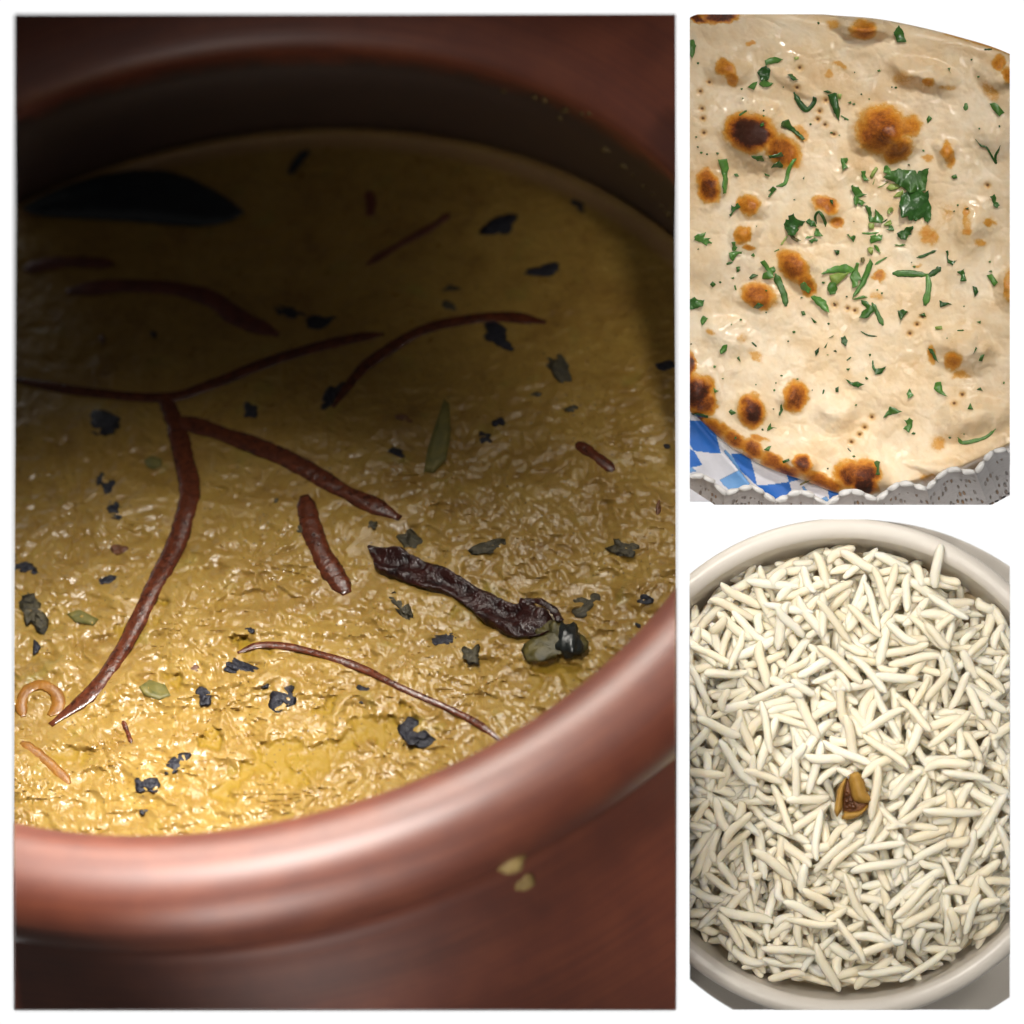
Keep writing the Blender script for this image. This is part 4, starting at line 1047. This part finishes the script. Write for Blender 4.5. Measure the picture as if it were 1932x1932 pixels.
STEMS = [
 (r4, [(790, 1298), (870, 1278), (950, 1242), (1008, 1220)], 28, 'herb', "slim glossy leaf strip right of the crumpled dark leaf"),
 (r4, [(330, 1375), (400, 1330), (466, 1292)], 24, 'herb', "straight green stem piece above the slim curved blade"),
 (r4, [(188, 1028), (280, 1030), (372, 1022)], 22, 'herb', "level green strip under the notched coriander piece"),
 (r4, [(1440, -10), (1500, 60), (1560, 80), (1600, 140), (1645, 220), (1670, 255), (1660, 180), (1690, 120), (1715, 60)], 24, 'herb_dark', "curly V-shaped dark strand at the bread's right"),
 (r4, [(360, 528), (420, 500), (482, 458)], 10, 'herb_pale', "thin pale stalk leading to the big leaf's left tip"),
 (r4, [(305, 495), (320, 460), (325, 430)], 9, 'herb_pale', None),
 (r4, [(405, 912), (440, 895), (470, 868)], 12, 'herb_dark', None),
 (r3, [(1230, 205), (1190, 240), (1145, 330), (1125, 420), (1095, 485), (1008, 512)], 44, 'herb', "bent green stem running down from the dark blister"),
 (r3, [(1135, 1055), (1095, 1110), (1060, 1160)], 26, 'herb_pale', "pale stalk below the bunched coriander clump"),
 (r3, [(1455, 925), (1437, 850), (1475, 792), (1515, 835), (1545, 900), (1552, 958)], 34, 'herb', "looped green leaf strip beside the bunched clump"),
 (r3, [(985, 1235), (1015, 1218), (1042, 1208)], 14, 'herb', None),
 (z2, [(555, 130), (580, 190), (604, 250), (614, 312)], 40, 'herb', "long curved leaf strip right of a brown round patch"),
 (z2, [(1203, 130), (1300, 130), (1392, 138)], 34, 'herb', "broad left arm of the T-shaped coriander stem"),
 (z2, [(1396, 130), (1404, 210), (1382, 308)], 34, 'herb', "upright leg of the T-shaped coriander stem"),
 (z2, [(1400, 145), (1440, 120), (1472, 95)], 32, 'herb', "short right arm of the T-shaped coriander stem"),
 (z2, [(1090, 290), (1120, 350), (1152, 418)], 26, 'herb', "slanting narrow leaf right of the curly forked leaf"),
 (z2, [(1095, 610), (1096, 640), (1104, 666)], 12, 'herb_dark', None), (z2, [(1028, 450), (1070, 472), (1118, 477)], 9, 'herb_dark', "thin curved green thread in the middle of the bread"),
 (z2, [(1565, 1036), (1592, 1066), (1680, 1050), (1730, 1030), (1776, 990)], 19, 'herb', "bent green stem at the lower right of the bread"),
 (z2, [(690, 1302), (715, 1288), (748, 1275)], 13, 'herb_brown', "brownish sprig hanging over the bread's lower rim"),
 (z2, [(955, 1095), (965, 1108), (975, 1116)], 6, 'herb_dark', None), (z2, [(950, 612), (975, 592)], 8, 'herb', None), (z2, [(818, 798), (825, 772)], 10, 'herb_dark', None), (z2, [(1562, 446), (1600, 444)], 9, 'herb', None),
 (z2, [(285, 78), (318, 68)], 13, 'herb', None), (z2, [(330, 195), (338, 222)], 10, 'herb', None), (z2, [(425, 510), (452, 535)], 12, 'herb', None),
 (z1, [(658, 510), (690, 570), (732, 606), (772, 560), (765, 535)], 30, 'herb_dark', "curled dark leaf strip in the upper middle of the bread"),
 (z1, [(355, 640), (397, 612)], 14, 'herb', None), (z1, [(1612, 570), (1608, 612)], 24, 'herb', None), (z1, [(1710, 275), (1755, 272)], 10, 'herb_dark', None), (z1, [(918, 640), (962, 665)], 9, 'herb', None),
]
for k, (f, pts, w_, mt, lab) in enumerate(STEMS):
    sc = .34084 if f in (z1, z2) else 1 / (2.76 * 2.12015)
    p = [f(*q) for q in pts]
    P = catmull(p, max(7, 5 * len(p))); n = len(P); t = np.linspace(0, 1, n)
    wd = w_ * sc * (.72 + .5 * vnoise(t * 5 + k, t * 0, k)) * np.clip(np.minimum(t, 1 - t) * 8, .35, 1)
    tk = np.minimum(wd * .22, 2.6)
    P3 = np.column_stack([P, naan_z(P[:, 0], P[:, 1]) + 1.5 + tk * .4])
    V, F = ribbon(P3, wd, tk, (0, 0, 1), 8, .08, k)
    o = add_piece("coriander_sprig", V, F, M[mt], NAAN_BOX)
    cx_, cy_ = P.mean(0)
    what = {'herb': "short green coriander strip", 'herb_dark': "short dark coriander strip", 'herb_pale': "short pale coriander strip", 'herb_brown': "short brownish coriander strip"}[mt]
    tag(o, lab or near_label(cx_, cy_, what, BREAD_MARKS, USED), "herb", None if lab else "small coriander scraps on the flatbread")

FLECK = [z1(*p) for p in [(600,482),(368,492),(995,400),(1032,522),(1075,548),(990,578),(1200,482),(1222,485),(490,612),(490,640),(868,735),(910,748),(750,688),(125,815),(145,845),(178,855),(235,848),(118,758),(1375,832),(1295,912),(1685,712),(1795,698),(1680,425),(375,545),(1545,1168),(1565,1135),(990,1225),(1640,330),(795,128),(660,1105),(450,1252),(128,1380),(128,350),(940,660)]] + \
        [z2(*p) for p in [(250,178),(322,155),(505,345),(365,385),(312,412),(110,280),(820,180),(880,295),(700,262),(1120,220),(1145,240),(950,258),(850,408),(660,455),(626,505),(1600,312),(1742,66),(1820,735),(960,660),(1060,710),(680,715),(448,745),(558,735),(550,775),(545,880),(485,995),(335,1040),(265,712),(220,645),(845,1210),(990,1142),(1002,858),(760,775),(845,580),(888,560),(1080,580),(1505,488),(1520,1040),(1600,1020),(1320,1015),(590,695),(505,225),(90,520),(1325,92),(1310,68)]]
for k, (x, y) in enumerate(FLECK):
    r = random.uniform(1.5, 3.2); n = random.choice([4, 5, 5, 6]); a0 = random.random() * 6
    out = [(x + r * random.uniform(.6, 1.5) * math.cos(a0 + i * 6.283 / n), y + r * random.uniform(.5, 1.2) * math.sin(a0 + i * 6.283 / n)) for i in range(n)]
    V, F = flat_piece(out, naan_z, 1.2, .8, 900 + k, 0)
    tag(add_piece("coriander_fleck", V, F, M[random.choice(['herb', 'herb', 'herb_dark'])], NAAN_BOX), SMALL_LABEL, "herb", SMALL_GROUP)

# ------------------------------------------------------------------ checked paper
BLUE = [(1.0, [(-40, 222), (53, 225), (185, 230), (345, 385), (395, 590), (300, 585), (100, 560), (53, 490), (-40, 400)]), (1.0, [(-40, 535), (53, 540), (100, 565), (190, 715), (120, 735), (53, 745), (-40, 745)]),
        (1.0, [(510, 598), (640, 600), (700, 560), (720, 640), (760, 790), (795, 942), (740, 900), (600, 760)]), (.5, [(380, 885), (600, 770), (720, 930), (600, 1000), (480, 990), (420, 930)]),
        (1.0, [(800, 945), (950, 935), (1150, 905), (1178, 1012), (1090, 1110), (960, 1120), (830, 1010)]), (1.0, [(1115, 800), (1200, 830), (1285, 868), (1150, 907)]), (1.0, [(1575, 985), (1700, 1000), (1690, 1100), (1600, 1110)]),
        (.5, [(425, 565), (450, 548), (530, 640), (612, 765), (588, 772), (500, 660)]), (.5, [(1285, 960), (1310, 950), (1345, 990), (1365, 1035), (1345, 1035)]), (.45, [(-40, 755), (60, 740), (130, 785), (60, 800), (-40, 800)]), (.4, [(1490, 1095), (1560, 1060), (1600, 1120), (1500, 1130)])]
PX, PY = np.meshgrid(np.linspace(NAAN_BOX[0], 1612, 200), np.arange(766, 948, 1.6))
blue = np.zeros_like(PX)
def inside(px, py, poly):
    c = np.zeros(px.shape, bool); n = len(poly)
    for i in range(n):
        (x1, y1), (x2, y2) = poly[i], poly[(i + 1) % n]
        if y1 == y2: continue
        c ^= ((y1 > py) != (y2 > py)) & (px < (x2 - x1) * (py - y1) / (y2 - y1) + x1)
    return c
for v_, poly in BLUE:
    blue[inside(PX, PY, [q1(*p) for p in poly])] = v_
# a crease runs from the bread down to the basket's lace
ca, cb = np.array(q1(430, 540)), np.array(q1(800, 980))
cn = np.array([-(cb - ca)[1], (cb - ca)[0]]); cn = cn / np.linalg.norm(cn)
cd = (PX - ca[0]) * cn[0] + (PY - ca[1]) * cn[1]
PZ = 1034 + 8 * (fbm(PX / 60, PY / 60, 81) - .5) + 9 * np.exp(-(cd / 16) ** 2) - 3 * np.exp(-((cd - 5) / 3) ** 2) + 14 * sstep(900, 950, PY)
paper = grid_solid("checked_paper", PX, PY, PZ, np.ones(PX.shape, bool), 3, M['paper'], {"blue": blue})
tag(paper, "blue and white checked paper lining the basket under the flatbread", "paper")

# ------------------------------------------------------------------ lace-edged basket
BC = (1540.0, 160.0); BR = 785.0
basket = empty("lace_basket", (1540, 500, PL))
tag(basket, "white basket with a pierced, scalloped lace border under the flatbread", "basket")
PITCH = 95.5 / BR
def wall(name="lace_border"):
    A0, A1 = math.radians(59), math.radians(111.5)
    nA, nS = 520, 26
    V, F, UV = [], [], []
    th = np.linspace(A0, A1, nA)
    ph = ((math.radians(90) - th) - (1702 - 1540) / BR) / PITCH          # 0 at the middle of a scallop
    q = (ph + .5) % 1.0 - .5
    crest = np.clip(1 - (np.abs(q) / .5) ** 1.5, 0, 1)
    bead = np.abs(np.sin((q + .5) * math.pi * 4)) ** .6
    top = 24 * crest + 2.0 * bead - 6
    for side in (0, 1):
        for j in range(nS):
            s = j / (nS - 1)
            for i in range(nA):
                # top edge leans over the bread; the wall spreads outwards as it goes down
                r0 = BR - top[i] + 3
                r = r0 + (BR + 150 - r0) * s ** 1.15
                z = 1182 + 10 * crest[i] - 210 * s ** .8 - 8 * (abs(q[i]) * 2) ** 2 * (1 - s)
                if side: z -= 10; r -= 4
                V.append((BC[0] + r * math.cos(th[i]), BC[1] + r * math.sin(th[i]), z)); UV.append((i / (nA - 1), 1 - s))
    o = nS * nA
    for j in range(nS - 1):
        for i in range(nA - 1):
            a = j * nA + i
            F.append((a, a + 1, a + nA + 1, a + nA)); F.append((o + a, o + a + nA, o + a + nA + 1, o + a + 1))
    for i in range(nA - 1):
        F.append((i, o + i, o + i + 1, i + 1)); a = (nS - 1) * nA + i; F.append((a, a + 1, o + a + 1, o + a))
    for j in range(nS - 1):
        a = j * nA; F.append((a, a + nA, o + a + nA, o + a)); b = j * nA + nA - 1; F.append((b, o + b, o + b + nA, b + nA))
    org = (1603, 900, 1000)
    me = mesh_from(name, V, F, org)
    uvl = me.uv_layers.new(name="UVMap")
    li = np.empty(len(me.loops), int); me.loops.foreach_get("vertex_index", li)
    uvl.data.foreach_set("uv", np.array(UV)[li].ravel())
    # the border ends in two slanting cuts at its lower corners
    ex = [((1301.5, 921.5), (-.55, .835)), ((1905, 934.5), (.468, .884))]
    clip_mesh(me, NAAN_BOX, org, ex)
    return put(name, me, M['lace'], basket, org)
wall()
# rounded beads along each scallop
for sc_i in range(-5, 4):
    for b in range(4):
        q = (b + .5) / 4 - .5
        ph = sc_i + q
        th = math.radians(90) - ((1702 - 1540) / BR + ph * PITCH)
        crest = max(0, 1 - (abs(q) / .5) ** 1.5)
        r = BR - (24 * crest + 2.0 - 6) + 4
        x, y, z = BC[0] + r * math.cos(th), BC[1] + r * math.sin(th), 1184 + 10 * crest - 8 * (abs(q) * 2) ** 2
        if not (NAAN_BOX[0] - 14 < x < NAAN_BOX[1] + 14) or y > 948: continue
        tang = np.array([-math.sin(th), math.cos(th), 0]); rad = np.array([math.cos(th), math.sin(th), 0])
        sl = -22 * 3 * math.copysign(abs(2 * q) ** .5, q) / (PITCH * BR)     # follow the slope of the scallop
        d1 = tang + rad * sl * 0.9; d1 /= np.linalg.norm(d1); d2 = np.cross([0, 0, 1], d1)
        V, F = blob((x, y, z), (d1, d2, (0, 0, 1)), 14, 6.0, 5.5, .22, 500 + sc_i * 5 + b, 2)
        org = (x, y, z)
        me = mesh_from("bead", V, F, org); clip_mesh(me, NAAN_BOX, org, [((1301.5, 921.5), (-.55, .835)), ((1905, 934.5), (.468, .884))])
        if len(me.polygons): put("bead", me, M['enamel'], basket, org)
# basket floor under the paper
fl = box_mesh("basket_floor", 1330, 1880, 140, 905, PL, PL + 24, 8)
put("basket_floor", fl, M['enamel'], basket)
for (x, y, r) in [q2(1810, 900) + (7,), q2(1735, 945) + (7,), q2(1665, 985) + (7,), q2(1590, 1018) + (6,), q2(1520, 1040) + (5,), q2(1662, 938) + (3,), q2(1590, 972) + (3,)]:
    rr = math.hypot(x - BC[0], y - BC[1]); s = max(0, min(1, (rr - BR + 8) / 158)) ** (1 / 1.15)
    zz = 1182 - 210 * s ** .8
    V, F = blob((x, y, zz), ((1, 0, 0), (0, 1, 0), (0, 0, 1)), r, r * .85, 3.5, .05, int(x), 2)
    add_piece("pinhole", V, F, M['pinhole'], NAAN_BOX, basket)

# ------------------------------------------------------------------ rice bowl
RC_X, RC_Y = 1592.0, 1451.0
def revolve(name, prof, cx, cy, mat, parent, seg=160, sx=1.0, sy=1.0, tilt=(0, 0)):
    V, F = [], []
    n = len(prof)
    for j in range(seg):
        th = 2 * math.pi * j / seg
        for r, z in prof:
            x, y = r * math.cos(th) * sx, r * math.sin(th) * sy
            V.append((cx + x, cy + y, z + tilt[0] * x + tilt[1] * y))
    for j in range(seg):
        for i in range(n - 1):
            a, b = j * n + i, ((j + 1) % seg) * n + i
            F.append((a, a + 1, b + 1, b))
    org = (cx, cy, prof[0][1])
    me = mesh_from(name, V, F, org)
    bm = bmesh.new(); bm.from_mesh(me); bmesh.ops.remove_doubles(bm, verts=bm.verts[:], dist=1e-7); bmesh.ops.recalc_face_normals(bm, faces=bm.faces[:]); bm.to_mesh(me); bm.free()
    me.polygons.foreach_set("use_smooth", [True] * len(me.polygons))
    clip_mesh(me, RICE_BOX, org)
    return put(name, me, mat, parent, org)
def spline_prof(p, n): return [tuple(v) for v in catmull(p, n)]
BZ = 880
prof = [(0, BZ)] + [(250, BZ), (262, BZ + 6)] + spline_prof([(300, BZ + 30), (380, BZ + 90), (435, BZ + 190), (456, BZ + 290), (463, BZ + 318)], 24)[1:] + \
       [(463 - 19 + 19 * math.cos(t), BZ + 322 + 15 * math.sin(t)) for t in np.linspace(.1, math.pi - .1, 12)] + \
       spline_prof([(425, BZ + 318), (418, BZ + 290), (398, BZ + 190), (350, BZ + 105), (250, BZ + 60)], 24)[1:] + [(0, BZ + 50)]
bowl = revolve("rice_bowl", prof, RC_X, RC_Y, M['porcelain'], None, sy=1.022)
tag(bowl, "round off-white porcelain bowl with a smooth thick rim full of rice", "bowl")
sp = [(0, 852), (330, 852), (420, 872), (486, 900), (492, 908), (486, 914), (420, 886), (330, 866), (0, 866)]
saucer = revolve("saucer", spline_prof(sp, 60), 1625, 1475, M['saucer'], None)
tag(saucer, "plain pale saucer edge showing behind the bowl's upper right rim", "saucer")

# mound of rice packed underneath, its tan tone painting the shade of the gaps
MX, MY, MR = 1606.0, 1450.0, 418.0
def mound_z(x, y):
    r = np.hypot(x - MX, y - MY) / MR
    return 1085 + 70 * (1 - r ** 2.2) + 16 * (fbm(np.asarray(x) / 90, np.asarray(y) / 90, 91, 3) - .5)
QX, QY = np.meshgrid(np.linspace(RICE_BOX[0], RICE_BOX[1], 110), np.linspace(1030, 1880, 150))
rr = np.hypot(QX - RC_X, QY - RC_Y)
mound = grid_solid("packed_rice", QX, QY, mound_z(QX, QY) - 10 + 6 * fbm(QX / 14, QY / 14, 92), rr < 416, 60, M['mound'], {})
tag(mound, "packed rice beneath the loose grains, painted tan for shade in the gaps", "rice", kind='stuff')

# grains settle one on another over a height map
CELL = 4.0
hx0, hy0 = MX - 470, MY - 470
HN = int(940 / CELL)
ii = np.arange(HN)
HXg, HYg = np.meshgrid(hx0 + (ii + .5) * CELL, hy0 + (ii + .5) * CELL)
HM = mound_z(HXg, HYg); ID = -np.ones((HN, HN), int)
GR = []
def hm_at(x, y):
    i = np.clip(((x - hx0) / CELL).astype(int), 0, HN - 1); j = np.clip(((y - hy0) / CELL).astype(int), 0, HN - 1)
    return HM[j, i]
VAR = []
for v in range(10):                                       # ten shapes of grain: length 1, along x
    L = 1.0; n = 9; t = np.linspace(-1, 1, n); bend = rng.uniform(-.10, .14) ; s2 = rng.uniform(-.04, .04)
    VAR.append((bend, s2, rng.uniform(.75, 1.1), rng.uniform(.75, 1.1), rng.uniform(0, .16)))
NG = 1900
def add_grain(x, y, a, L, R, var, tilt_extra=0.0, lift=0.0):
    t = np.linspace(-1, 1, 9)
    ca, sa = math.cos(a), math.sin(a)
    px, py = x + t * L / 2 * ca, y + t * L / 2 * sa
    hs = hm_at(px, py)
    hl, hr = hs[:4].max(), hs[5:].max(); hm = hs[3:6].max()
    slope = np.clip((hr - hl) / (L * .6), -.22, .22) + tilt_extra
    z0 = max((hl + hr) / 2, hm - 2)
    zc = max(z0, float((hs - slope * t * L / 2).max()) - 9) + R * .30 + lift
    g = (x, y, zc, a, math.atan(slope), L, R, var)
    gid = len(GR); GR.append(g)
    # write the grain into the height map
    for k in np.linspace(-1, 1, int(L / 2.5)):
        gx, gy = x + k * L / 2 * ca, y + k * L / 2 * sa
        rad = R * (1 - .35 * abs(k) ** 3)
        i0, i1 = int((gx - rad - hx0) / CELL), int((gx + rad - hx0) / CELL) + 1
        j0, j1 = int((gy - rad - hy0) / CELL), int((gy + rad - hy0) / CELL) + 1
        i0, j0 = max(i0, 0), max(j0, 0); i1, j1 = min(i1, HN), min(j1, HN)
        if i1 <= i0 or j1 <= j0: continue
        d2 = (HXg[j0:j1, i0:i1] - gx) ** 2 + (HYg[j0:j1, i0:i1] - gy) ** 2
        zz = zc + slope * k * L / 2 + np.sqrt(np.clip(rad * rad - d2, 0, None)) * .9
        m = (d2 < rad * rad) & (zz > HM[j0:j1, i0:i1])
        HM[j0:j1, i0:i1][m] = zz[m]; ID[j0:j1, i0:i1][m] = gid
    return gid
k = 0
while k < NG:
    rs = MR * .985 * np.sqrt(rng.random(6)); th = rng.random(6) * 2 * math.pi
    xs_, ys_ = MX + rs * np.cos(th), MY + rs * np.sin(th)
    low = hm_at(xs_, ys_) - mound_z(xs_, ys_)
    low[(xs_ < RICE_BOX[0] - 30) | (xs_ > RICE_BOX[1] + 30)] += 1e3
    b_ = int(np.argmin(low)); x, y = float(xs_[b_]), float(ys_[b_])
    a = rng.random() * math.pi
    L = float(rng.choice([rng.uniform(40, 66), rng.uniform(70, 112), rng.uniform(70, 112), rng.uniform(80, 116)])); R = rng.uniform(7.2, 10.2)
    # ends must stay inside the bowl's wall
    bad = False
    for s_ in (-1, 1):
        ex, ey = x + s_ * L / 2 * math.cos(a), y + s_ * L / 2 * math.sin(a)
        if math.hypot(ex - RC_X, (ey - RC_Y) / 1.022) > 416 or math.hypot(x - RC_X, y - RC_Y) > 408: bad = True
    if x < RICE_BOX[0] - 40 or x > RICE_BOX[1] + 40: bad = True
    if k > 250 and min(math.hypot(x + q * L / 2 * math.cos(a) - 1608, y + q * L / 2 * math.sin(a) - 1506) for q in (-1, -.75, -.5, -.25, 0, .25, .5, .75, 1)) < 36: bad = True
    k += 1
    if bad: continue
    add_grain(x, y, a, L, R, int(rng.integers(10)), float(rng.normal(0, .05)))
SPECIAL = add_grain(1768, 1068, math.radians(-82), 84, 10, 2, .25, 20)

def grain_geo(var, L, R, rings=9, seg=8):
    bend, s2, t0, t1, flat = VAR[var]
    t = np.sin(np.linspace(-math.pi / 2, math.pi / 2, rings))
    V = []
    for q in t:
        e = t0 if q < 0 else t1
        prof_ = (1 - abs(q) ** (4.6 / e)) ** .5 if abs(q) < 1 else 0
        prof_ = max(prof_, .30)
        for s_ in range(seg):
            ph = 2 * math.pi * s_ / seg
            V.append((q * L / 2, math.cos(ph) * R * prof_ + bend * L * (q * q - .4) + s2 * L * math.sin(q * 3), math.sin(ph) * R * prof_ * (1 - flat)))
    F = []
    for i in range(rings - 1):
        for j in range(seg):
            a, b = i * seg + j, i * seg + (j + 1) % seg
            F.append((a, a + seg, b + seg, b))
    F.append(tuple(range(seg))); F.append(tuple(range(rings * seg - 1, (rings - 1) * seg - 1, -1)))
    return np.array(V), F

def grain_matrix(g):
    x, y, z, a, tl, L, R, var = g
    # local x along the grain; y-down modelling space flips the sense of the turn
    Rz = Matrix.Rotation(-a, 4, 'Z'); Ry = Matrix.Rotation(-tl, 4, 'Y')
    return Matrix.Translation(W(x, y, z)) @ Rz @ Ry

inb = (HXg > RICE_BOX[0]) & (HXg < RICE_BOX[1]) & (HYg > RICE_BOX[2]) & (HYg < RICE_BOX[3])
vis = np.bincount(ID[(ID >= 0) & inb], minlength=len(GR))
order = np.argsort(-vis)
order = [int(i) for i in order if vis[i] > 0]
if SPECIAL in order: order.remove(SPECIAL)
top_ids = order[:299]; rest = order[299:]
BASE_L = 80.0; BASE_R = 10.4
var_mesh = []
for v in range(10):
    V, F = grain_geo(v, BASE_L, BASE_R)
    me = bpy.data.meshes.new("rice_grain"); me.from_pydata((V * S).tolist(), [], F); me.update()
    me.polygons.foreach_set("use_smooth", [True] * len(me.polygons)); me.materials.append(M['rice']); var_mesh.append(me)
def grain_object(gid, label, group):
    g = GR[gid]; x, y, z, a, tl, L, R, var = g
    mw = grain_matrix(g) @ Matrix.Diagonal((L / BASE_L, R / BASE_R, R / BASE_R, 1))
    ex = abs(math.cos(a)) * L / 2 + 24
    if x - ex < RICE_BOX[0] or x + ex > RICE_BOX[1]:
        bm = bmesh.new(); bm.from_mesh(var_mesh[var]); bm.transform(mw)
        clip_bm(bm, *RICE_BOX)
        if len(bm.faces) == 0: bm.free(); return None
        inv = Matrix.Translation(W(x, y, z)).inverted(); bm.transform(inv)
        me = bpy.data.meshes.new("rice_grain"); bm.to_mesh(me); bm.free(); me.materials.append(M['rice'])
        o = bpy.data.objects.new("rice_grain", me); o.location = W(x, y, z)
    else:
        o = bpy.data.objects.new("rice_grain", var_mesh[var]); o.matrix_world = mw
    COL.objects.link(o); tag(o, label, "rice grain", group)
    return o
for gid in top_ids:
    grain_object(gid, "long white cooked rice grain in the heap filling the bowl", "rice grains heaped in the bowl")
grain_object(SPECIAL, "single rice grain sticking up over the bowl's upper right rim", None)
# the grains that peek out from between them
bm_all = bmesh.new()
for gid in rest:
    g = GR[gid]; bm = bmesh.new(); bm.from_mesh(var_mesh[g[7]])
    bm.transform(grain_matrix(g) @ Matrix.Diagonal((g[5] / BASE_L, g[6] / BASE_R, g[6] / BASE_R, 1)))
    if g[0] - 70 < RICE_BOX[0] or g[0] + 70 > RICE_BOX[1]: clip_bm(bm, *RICE_BOX)
    tmp = bpy.data.meshes.new("tmp"); bm.to_mesh(tmp); bm.free(); bm_all.from_mesh(tmp); bpy.data.meshes.remove(tmp)
me = bpy.data.meshes.new("rice_grains"); bm_all.to_mesh(me); bm_all.free()
tag(put("rice_between", me, M['rice']), "cooked rice peeking out between the top grains in the bowl", "rice", kind='stuff')
bpy.data.objects["rice_between"].location = (0, 0, 0)

# ------------------------------------------------------------------ split cardamom pod on the rice
def zoomC(x, y): return ((3200 + x / 3.22) / 2.12015, (2900 + y / 3.22) / 2.12015)
zt = float(hm_at(np.array([1608.]), np.array([1506.]))[0]); zt = float(np.percentile(HM[(np.hypot(HXg - 1608, HYg - 1506) < 52)], 82)) - 4
pod = empty("cardamom_pod", (1608, 1506, zt))
tag(pod, "split tan cardamom pod lying on top of the rice in the middle", "spice pod")
def shell(name, outline, mat, dome, zoff, seed):
    out = [zoomC(*p) for p in outline]
    bm = bmesh.new(); vs = [bm.verts.new((x, y, 0)) for x, y in out]
    es = [bm.edges.new((vs[i], vs[(i + 1) % len(vs)])) for i in range(len(vs))]
    bmesh.ops.triangle_fill(bm, edges=es, use_beauty=True); bmesh.ops.subdivide_edges(bm, edges=bm.edges[:], cuts=3, use_grid_fill=True)
    pts = np.array([v.co for v in bm.verts])[:, :2]; ob = np.array(out)
    A = ob; B = np.roll(ob, -1, 0)
    dist = np.full(len(pts), 1e9)
    for a, b in zip(A, B):
        ab = b - a; tt = np.clip(((pts - a) @ ab) / (ab @ ab), 0, 1); dist = np.minimum(dist, np.linalg.norm(pts - a - tt[:, None] * ab, axis=1))
    md = dist.max(); h = dome * np.sqrt(np.clip(1 - (1 - dist / md) ** 2, 0, 1))
    bm.verts.index_update(); n = len(pts)
    F = [tuple(v.index for v in f.verts) for f in bm.faces]; E = [tuple(v.index for v in e.verts) for e in bm.edges if len(e.link_faces) == 1]; bm.free()
    zb = zt + zoff
    V = np.vstack([np.column_stack([pts, zb + h]), np.column_stack([pts, zb + h * .8 - 3])])
    FF = F + [tuple(reversed([i + n for i in f])) for f in F] + [(a, b, b + n, a + n) for a, b in E]
    add_piece(name, V, FF, M[mat], RICE_BOX, pod)
shell("inner_husk", [(600, 690), (640, 700), (700, 960), (900, 985), (890, 1030), (800, 1130), (640, 1150), (560, 1120), (545, 1000), (570, 850)], 'husk_inner', 3, 6, 1)
shell("husk", [(655, 625), (600, 690), (575, 800), (555, 930), (550, 1070), (525, 1130), (472, 1188), (440, 1110), (448, 1020), (470, 930), (480, 840), (520, 760), (590, 680)], 'husk', 15, 9, 2)
shell("husk", [(640, 640), (690, 605), (740, 597), (790, 635), (835, 740), (860, 850), (900, 910), (938, 965), (900, 1000), (820, 1010), (760, 1000), (700, 975), (670, 920), (645, 800), (632, 700)], 'husk', 22, 14, 3)
shell("husk", [(575, 1110), (650, 1120), (760, 1110), (890, 1015), (880, 1060), (800, 1160), (700, 1205), (600, 1228), (535, 1215), (550, 1160)], 'husk', 13, 8, 4)
for k, (x, y) in enumerate([(600, 900), (605, 980), (640, 1040), (600, 1060), (690, 1050), (650, 960)]):
    cx, cy = zoomC(x, y)
    V, F = blob((cx, cy, zt + 12), ((1, 0, 0), (0, 1, 0), (0, 0, 1)), 5.5, 5, 4.5, .2, 60 + k, 2)
    add_piece("seed", V, F, M['cseed'], RICE_BOX, pod)
